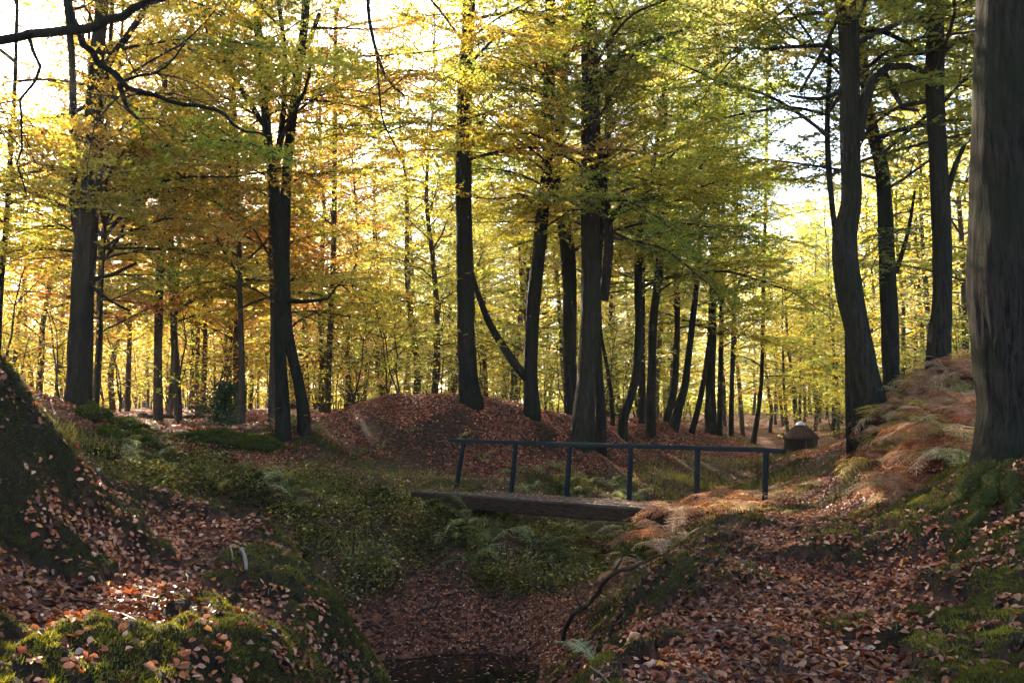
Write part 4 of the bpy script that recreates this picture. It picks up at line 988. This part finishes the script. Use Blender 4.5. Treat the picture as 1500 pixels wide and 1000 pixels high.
def ferns():
    # green ferns
    for u, v, d, n, s, lb in [(560, 668, 22.9, 6, .7, 'fern low on the front of the mound'), (600, 640, 23.5, 5, .6, 'pale fern on the bare soil of the mound'), (665, 655, 23.2, 6, .8, 'fern on the mound slope below the straight beech'), (432, 668, 22.6, 8, 1.25, 'large green fern clump at the left foot of the mound'), (455, 655, 23.2, 7, 1.1, 'green fern behind the large clump at the mound foot'), (412, 650, 23, 7, 1.0, 'pale green fern left of the mound foot'), (525, 683, 22.3, 8, .95, 'dark green fern below the middle of the mound'), (690, 798, 15.4, 7, .95, 'fern with flat outspread fronds below the bridge beam'), (620, 745, 17, 6, .7, 'small fern by the left end of the bridge beam'), (392, 705, 18, 6, .7, 'small fern in the grass of the clearing edge'), (560, 985, 10.6, 6, .75, 'fresh fern at the water edge under the mossy bank'), (1000, 860, 12.2, 6, .6, 'small fern on the ditch side below the path edge'), (225, 622, 26.5, 6, .6, 'low fern at the foot of the clearing stems'), (275, 620, 28, 6, .6, 'pale fern right of the clearing stems'), (880, 985, 6.6, 6, .5, 'fern spilling over the mossy path edge beside the water'), (1150, 765, 14.1, 5, .5, 'green fern beside the bracken at the path edge'), (1400, 880, 7.2, 5, .35, 'tiny green fern at the foot of the mossy bank')]:
        p = P(u, v, d); fern(p[0], p[1], [FG1, FG2, FG2, FG3], FR_G, n, s, lb, None)
    for k in range(34):   # bank under and beyond the bridge
        u = random.uniform(640, 960); t = random.random(); d = 15.6 + t * 3.2; p = P(u, 800, d)
        if Hs(p[0], p[1]) < -1.6: continue
        fern(p[0], p[1], [FG1, FG1, FG2, FG3], FR_G, 7, random.uniform(.7, 1.1), 'green fern growing on the ditch bank under the footbridge', 'ferns under the footbridge')
    for k in range(22):
        u = random.uniform(700, 930); d = random.uniform(20, 23.5); p = P(u, 700, d)
        if Hs(p[0], p[1]) < -.7: continue
        fern(p[0], p[1], [FG2, FG2, FG3], FR_G, 6, random.uniform(.55, .9), 'pale green fern on the far bank seen through the railing', 'ferns seen through the railing')
    for k in range(26):
        u = random.uniform(170, 480); d = random.uniform(15, 18.6); p = P(u, 700, d)
        fern(p[0], p[1], [FG1, FG2, FG2, FG3, BY], FR_G, 6, random.uniform(.6, 1.0), 'grey-green fern among the low plants of the left ditch rim', 'ferns on the left ditch rim')
    # rusty bracken by the bridge end
    for u, v, d, n, s in [(940, 800, 13.6, 5, .7), (970, 800, 13.2, 5, .7), (1000, 790, 13.0, 5, .7), (925, 785, 14.2, 5, .7), (960, 752, 14.6, 6, .9), (990, 728, 15.2, 6, 1.0), (1090, 720, 15.4, 6, .9), (1110, 728, 15.0, 6, .85), (1000, 705, 16.0, 6, .9), (1020, 715, 15.6, 7, 1.1), (1060, 722, 15.2, 7, 1.05), (1000, 740, 14.7, 7, 1.0), (1045, 745, 14.4, 7, .9), (1035, 735, 14.8, 7, 1.0), (975, 745, 14.4, 6, .9), (1070, 745, 14.4, 6, .8), (1095, 735, 14.7, 5, .75), (1130, 712, 15.6, 6, .8), (950, 775, 14.2, 5, .7), (1085, 700, 16.2, 5, .8), (985, 765, 14.0, 6, .8), (910, 800, 14.0, 5, .55)]:
        p = P(u, v, d); fern(p[0], p[1], [BR1, BR2, BR3, BR2], FR_B, n, s, 'withered rusty bracken drooping over the right bridge end', 'bracken at the bridge end', 'bracken')
    p = P(1075, 750, 14.2); fern(p[0], p[1], [BY, BR3], FR_B, 4, .75, 'yellowed bracken fronds in front of the rusty bridge-end bracken', None, 'bracken')
    for u, v, d in [(1165, 668, 27), (1180, 665, 29), (1205, 668, 25), (1190, 672, 24), (1215, 660, 27), (1155, 680, 25)]:
        p = P(u, v, d); fern(p[0], p[1], [BR1, BR1, BR4, BR3], FR_B, 6, .55, 'red-brown bracken clump where the path meets the hut clearing', 'far red-brown bracken', 'bracken')
    # the bracken slope on the right
    cnt = 0
    while cnt < 190:
        u = random.uniform(1195, 1440); d = random.uniform(10.2, 18.5)
        p = P(u, 640, d); x, y = p[0], p[1]
        pc = np.array([x, y]); px = .313 * y + .35          # path centre line
        if x < px + .55 + .06 * max(0, y - 12) + random.uniform(0, .4) or (x - bigb[0]) ** 2 + (y - bigb[1]) ** 2 < 1.1 or (y < 11.3 and x < 5.6): continue
        g = random.random()
        ref = min([(P(1278, 612, 15.5), 'beside the leaning grey beech'), (P(1304, 590, 18.5), 'below the bent-topped dark beech'), (P(1372, 560, 15.5), 'below the pale brown beech'), (P(1440, 640, 11.5), 'next to the massive beech'), (P(1250, 720, 14.0), 'at the foot of the slope by the path'), (P(1225, 670, 18.0), 'along the path edge beyond the leaning beech')], key=lambda q: (q[0][0] - x) ** 2 + (q[0][1] - y) ** 2)[1]
        if g < .10: fern(x, y, [FG3, FG2], FR_G, 5, random.uniform(.8, 1.05), 'pale green fern among rusty bracken ' + ref, 'green ferns ' + ref, 'fern')
        elif g < .2: fern(x, y, [BY, BR3], FR_B, 5, random.uniform(.7, 1.0), 'yellowing bracken on the slope ' + ref, 'yellowing bracken ' + ref, 'bracken')
        else: fern(x, y, [BR1, BR2, BR2, BR3, BR4], FR_B, 6, random.uniform(.6, .95), 'rusty dead bracken on the slope ' + ref, 'rusty bracken ' + ref, 'bracken')
        cnt += 1
    p = P(1425, 520, 11.2); fern(p[0], p[1], [FG3, FG2], FR_G, 6, 1.5, 'tall pale fern with arching fronds left of the massive beech', None)
    p = P(1412, 590, 10.8); fern(p[0], p[1], [FG3], FR_G, 6, 1.1, 'silvery curled fern close to the massive beech trunk', None)
ferns()

# ------------------------------------------------------------------ footbridge
def boxmesh(name, sx, sy, sz, mat, bev=.012, seg=1, warp=0.0):
    import bmesh
    bm = bmesh.new(); bmesh.ops.create_cube(bm, size=1)
    bmesh.ops.scale(bm, vec=(sx, sy, sz), verts=bm.verts)
    if seg > 1:
        ed = [e for e in bm.edges if abs((e.verts[0].co - e.verts[1].co).x) > sx * .9]
        bmesh.ops.subdivide_edges(bm, edges=ed, cuts=seg)
    bmesh.ops.bevel(bm, geom=[e for e in bm.edges if e.calc_face_angle(0) > .5], offset=bev, segments=2, affect='EDGES')
    if warp:
        for v in bm.verts: v.co += Vector((0, float(vnoise(v.co.x * 2, v.co.z * 9, 4)), float(vnoise(v.co.x * 2.3, v.co.y * 9, 6)))) * warp
    me = bpy.data.meshes.new(name); bm.to_mesh(me); bm.free(); me.materials.append(mat)
    return me
def bridge():
    A = P(658, 645, 18.9); B = P(1150, 660, 14.9)
    ax = np.array([B[0] - A[0], B[1] - A[1]]); L = float(np.linalg.norm(ax)); ax /= L
    rz = math.atan2(ax[1], ax[0]); nr = np.array([ax[1], -ax[0]])         # towards the camera
    deck_z = -.09
    base = (float(A[0] + B[0]) / 2, float(A[1] + B[1]) / 2, deck_z)
    root = empty('footbridge', base, rz); tag(root, 'narrow wooden footbridge with one dark green handrail over the ditch', 'footbridge')
    rail_z = float(A[2] + B[2]) / 2 - deck_z
    dz = float(B[2] - A[2])
    r = link('handrail', boxmesh('handrail', L, .085, .075, M['rail'], .016, 12, .02), root, (0, 0, rail_z)); r.rotation_euler = (0, -math.atan2(dz, L), 0)
    for u, lean in [(679, .20), (755, .11), (835, .09), (923, .05), (1020, .03), (1120, .05)]:
        # where along the rail this pixel column crosses
        best = min(np.linspace(0, 1, 400), key=lambda t: abs(750 + F * (A[0] + (B[0] - A[0]) * t) / ((A[1] + (B[1] - A[1]) * t)) - u))
        x = (best - .5) * L; h = rail_z + dz * (best - .5)
        me = boxmesh('post', .075, .075, h + .12, M['rail'], .01)
        o = link('post', me, root, (x - math.tan(lean) * h * .5, .0, h / 2 - .06 - .02)); o.rotation_euler = (0, lean, 0)
    # deck: width .85 m towards the camera side; local -Y is towards the camera
    x0 = -L / 2 - .12; x1 = L / 2 + .1
    pm = [boxmesh('plank', .172, .92, .035, M['plank'], .006) for k in range(3)]
    x = x0; k = 0
    while x < x1:
        o = link('plank', pm[k % 3], root, (x, -.44 + random.uniform(-.012, .012), -.0 + random.uniform(-.004, .004))); o.rotation_euler = (0, 0, random.uniform(-.008, .008)); x += .182; k += 1
    for yy in (-.9, -.02):
        link('beam', boxmesh('beam', x1 - x0 + .15, .14, .22, M['beam'], .02, 16, .03), root, ((x0 + x1) / 2, yy, -.13))
    # leaves lying on the deck
    n = 900; px = rng.uniform(x0, x1, n); py = rng.uniform(-.95, 0.02, n)
    rot = frame_from(np.array([[0, 0, 1.0]]) + rng.normal(0, .25, (n, 3)), rng.uniform(0, 6.28, n))
    t = LIT[rng.choice(len(LIT), n, p=LITW / LITW.sum())]
    o = link('deck_leaves', scatter_mesh('deck_leaves', LEAF4, LEAF4F, np.stack([px, py, np.full(n, .024)], 1), rot, M['litter'], t, rng.uniform(.04, .075, n)), root); o['kind'] = 'stuff'
bridge()

# ------------------------------------------------------------------ hut
def hut():
    d = 70.; p = P(1173, 640, d); gz = Hs(p[0], p[1]); root = empty('round_hut', (p[0], p[1], gz)); tag(root, 'small dark round hut with leaf-covered cone roof and white cap', 'hut')
    eave = P(1173, 641, d)[2] - gz; neck = P(1173, 622, d)[2] - gz; tip = P(1173, 616.5, d)[2] - gz
    def lathe(name, prof, mat, n=28, rough=0.0):
        V = []; Fc = []
        for i, (r, z) in enumerate(prof):
            for k in range(n):
                a = k / n * 2 * math.pi; rr = r * (1 + rough * random.uniform(-1, 1)); V.append((rr * math.cos(a), rr * math.sin(a), z + rough * random.uniform(-.6, .6)))
        for i in range(len(prof) - 1):
            for k in range(n): Fc.append((i * n + k, i * n + (k + 1) % n, (i + 1) * n + (k + 1) % n, (i + 1) * n + k))
        return link(name, quads_mesh(name, np.array(V), Fc, mat, None, False), root)
    R = 24.5 / F * d
    lathe('wall', [(R * .97, -.3), (R * .97, eave + .02)], M['hutwall'])
    lathe('roof', [(R * 1.04, eave - .06), (R * 1.06, eave), (R * .9, eave + (neck - eave) * .25), (R * .68, eave + (neck - eave) * .55), (R * .42, eave + (neck - eave) * .85), (R * .30, neck), (.02, neck + .02)], M['hutroof'], 36, .025)
    lathe('cap', [(R * .30, neck - .01), (R * .30, neck + .03), (R * .12, tip - .05), (.01, tip)], M['cap'], 20)
    me = boxmesh('door_post', .09, .05, eave * .8, M['deadwood'], .01); link('door_post', me, root, (0, -R * .99, eave * .55))
    n = 900; a = rng.uniform(0, 6.28, n); s = rng.random(n) ** .6; rr = R * (.32 + .72 * s); zz = neck + (eave - neck) * s + .05
    rot = frame_from(np.stack([np.cos(a) * .6, np.sin(a) * .6, np.ones(n)], 1) + rng.normal(0, .2, (n, 3)), a)
    o = link('roof_leaves', scatter_mesh('roof_leaves', LEAF4, LEAF4F, np.stack([rr * np.cos(a), rr * np.sin(a), zz], 1), rot, M['litter'], LIT[rng.choice(len(LIT), n)] * .22, rng.uniform(.06, .11, n)), root); o['kind'] = 'stuff'
hut()

# ------------------------------------------------------------------ fallen wood, hummocks
def stick(name, label, cat, pts_, mat, forks=(), ground_fit=True):
    pp = [P(u, v, d) for u, v, r, d in pts_]
    if ground_fit:
        for q, (u, v, r, d) in zip(pp, pts_): q[2] = Hs(q[0], q[1]) + r / F * d * .8
    base = pp[0].copy(); T = Tubes(); sp, sr = smooth_path(np.array(pp), np.array([r / F * d for u, v, r, d in pts_]), .06)
    sp = sp + np.stack([fbm(sp[:, 2] * 7 + q * 9, sp[:, 0] * 7, 1, 3, 85 + q) for q in range(3)], 1) * (np.array([r / F * d for u, v, r, d in pts_]).max() * 1.1)
    T.add(sp - base, sr, 10, .3, seed=len(pts_))
    for fk in forks:
        fp = [P(u, v, d) for u, v, r, d in fk]
        if ground_fit:
            for q, (u, v, r, d) in zip(fp, fk): q[2] = Hs(q[0], q[1]) + r / F * d * 1.2
        sp, sr = smooth_path(np.array(fp), np.array([r / F * d for u, v, r, d in fk]), .06); T.add(sp - base, sr, 6, .1)
    o = link(name, T.mesh(name, mat), None, base.tolist()); tag(o, label, cat); return o
stick('fallen_branch', 'long bare branch propped from the water edge up to the path', 'branch', [(820, 942, 3.6, 13.0), (836, 905, 3.4, 12.5), (866, 878, 3.2, 12.0), (893, 845, 3, 11.6), (930, 828, 2.4, 11.3), (960, 815, 1.8, 11.2), (988, 806, 1.2, 11.2)], M['deadwood'], [[(893, 845, 2.4, 11.6), (905, 828, 1.8, 11.5), (912, 815, 1.2, 11.5)], [(850, 890, 2, 12.2), (842, 868, 1.4, 12.2), (846, 850, .9, 12.2)], [(930, 828, 1.6, 11.3), (945, 835, 1.2, 11.2), (962, 832, .8, 11.1)]], False)
stick('fallen_branch', 'thin curved stick hanging down the ditch bank under the bridge', 'branch', [(765, 848, 2, 15.2), (790, 866, 2, 15), (815, 885, 2, 14.7), (832, 905, 2, 14.3)], M['deadwood'])
stick('fallen_branch', 'short dark stick lying across the middle of the path', 'branch', [(1158, 802, 4, 10.6), (1180, 801, 4.5, 10.5), (1205, 797, 3, 10.5)], M['deadwood'])
stick('fallen_branch', 'broken stub of wood lying below the mossy path edge', 'branch', [(885, 882, 4, 10.2), (905, 872, 4, 10), (930, 862, 3, 9.8)], M['deadwood'])
stick('fallen_twig', 'pale curved twig on the moss of the left bank', 'twig', [(133, 850, 1.3, 6.8), (148, 868, 1.3, 6.6), (156, 890, 1.2, 6.4), (170, 906, .8, 6.2)], M['palewood'])
stick('fallen_twig', 'short pale curl of bark on the mossy left bank crest', 'twig', [(354, 836, 2.6, 7.9), (360, 850, 2.8, 7.7), (359, 862, 2, 7.5)], M['palewood'])
stick('fallen_twig', 'thin twig with a hooked end beside the pale bark curl', 'twig', [(337, 825, 1, 8.1), (340, 845, 1, 7.8), (341, 862, 1, 7.6), (352, 868, .8, 7.5)], M['palewood'])
stick('fallen_twig', 'pale forked twig standing on the leafy bank below the massive beech', 'twig', [(1480, 795, 2, 7.6), (1488, 775, 2, 7.8), (1500, 755, 1.5, 8.0)], M['palewood'])
stick('fallen_log', 'low fallen log in the leaves of the left clearing', 'log', [(205, 612, 4, 30), (225, 613, 4, 30), (285, 612, 4, 31), (300, 613, 3, 31)], M['deadwood'])
stick('fallen_log', 'thin fallen pole lying behind the mossy hummocks', 'log', [(300, 632, 3, 24.6), (340, 634, 3, 24.6), (400, 638, 2, 24.4)], M['deadwood'])

def hummock(u, v, d, sx, sy, sz, seed, label, group=None, name='moss_hummock', cat='hummock', yaw=0.0):
    p = P(u, v, d); gz = Hs(p[0], p[1]); n, m = 30, 14
    ph = np.arange(n) / n * 2 * math.pi; th = np.linspace(0, .62 * math.pi, m); PH, TH = np.meshgrid(ph, th, indexing='ij')
    lum = 1 + .55 * fbm(np.cos(PH) * np.sin(TH) * 1.8 + seed * 3, np.sin(PH) * np.sin(TH) * 1.8 + np.cos(TH), 1.3, 3, seed)
    X = np.cos(PH) * np.sin(TH) * sx * lum; Y = np.sin(PH) * np.sin(TH) * sy * lum; Z = np.cos(TH) * sz * lum
    V = np.stack([X.ravel(), Y.ravel(), Z.ravel()], 1); idx = np.arange(n * m).reshape(n, m)
    f = np.stack([idx, np.roll(idx, -1, 0)], 0); a = idx[:, :-1].ravel(); b = np.roll(idx, -1, 0)[:, :-1].ravel(); c = np.roll(idx, -1, 0)[:, 1:].ravel(); e = idx[:, 1:].ravel()
    root = empty(name, (p[0], p[1], gz), yaw); tag(root, label, cat, group)
    link('mound', quads_mesh('mound', V, np.stack([a, e, c, b], 1), M['rootmoss'], None, True), root)
    k = int(7000 * min(1, sx * sy * 4)) + 1200; i = rng.integers(0, len(V), k)
    q = V[i] + rng.normal(0, .03, (k, 3)) * np.array([1, 1, .5]); q[:, 2] = V[i][:, 2]
    nr = V[i] * np.array([1 / sx ** 2, 1 / sy ** 2, 1 / sz ** 2]) * sz + rng.normal(0, .4, (k, 3)); rot = frame_from(nr, rng.uniform(0, 6.28, k))
    t = (np.array([[.04, .055, .01]]) + rng.random((k, 1)) ** 2 * np.array([[.10, .095, .01]])) * rng.uniform(.7, 1.3, (k, 1))
    o = link('moss_cover', scatter_mesh('moss_cover', np.array([[-.18, 0, 0], [.18, 0, 0], [0, .25, 1.0]]), [[0, 1, 2]], q, rot, M['moss'], t, rng.uniform(.03, .06, k)), root); o['kind'] = 'stuff'
for u, v, d, sx, sy, sz, sd_, lb in [
    (205, 645, 18.6, .22, .25, .28, 3, 'squarish mossy stump among red leaves in the left clearing'),
    (180, 652, 18.2, .32, .3, .2, 4, 'low wide moss hummock beside the squarish mossy stump'),
    (200, 660, 17.6, .35, .25, .16, 5, 'moss hummock in front of the squarish stump'),
    (155, 668, 17.0, .25, .2, .15, 6, 'small round moss hummock nearest the near moss bank'),
    (130, 655, 17.6, .4, .3, .14, 7, 'flat moss cushion on the slope below the forked beech'),
    (115, 630, 18.2, .35, .25, .12, 8, 'thin moss cushion halfway up the forked beech slope'),
    (320, 652, 21.8, .9, .35, .25, 9, 'long mossy bank edge behind the red leaf hollow'),
    (375, 655, 21.6, .7, .3, .22, 10, 'mossy bank edge close to the two-legged beech'),
    (952, 762, 13.9, .42, .22, .22, 12, 'mossy lump covering the right end of the bridge beam')]:
    hummock(u, v, d, sx, sy, sz, sd_, lb, yaw=.0 if u < 900 else -.6)

# ------------------------------------------------------------------ haze in the air of the wood
def haze():
    import bmesh
    bm = bmesh.new(); bmesh.ops.create_cube(bm, size=1); bmesh.ops.scale(bm, vec=(2600, 2600, 38), verts=bm.verts)
    me = bpy.data.meshes.new('haze'); bm.to_mesh(me); bm.free()
    m, n, out = mat_new('pale_haze'); v = node(n, 'ShaderNodeVolumePrincipled')
    v.inputs['Color'].default_value = (1, .95, .85, 1); v.inputs['Density'].default_value = .0004; v.inputs['Anisotropy'].default_value = .45
    n.links.new(v.outputs[0], out.inputs['Volume']); me.materials.append(m)
    o = link('haze', me, None, (0, 0, 14.5)); tag(o, 'thin pale haze hanging in the air of the wood', 'haze', kind='stuff')
haze()
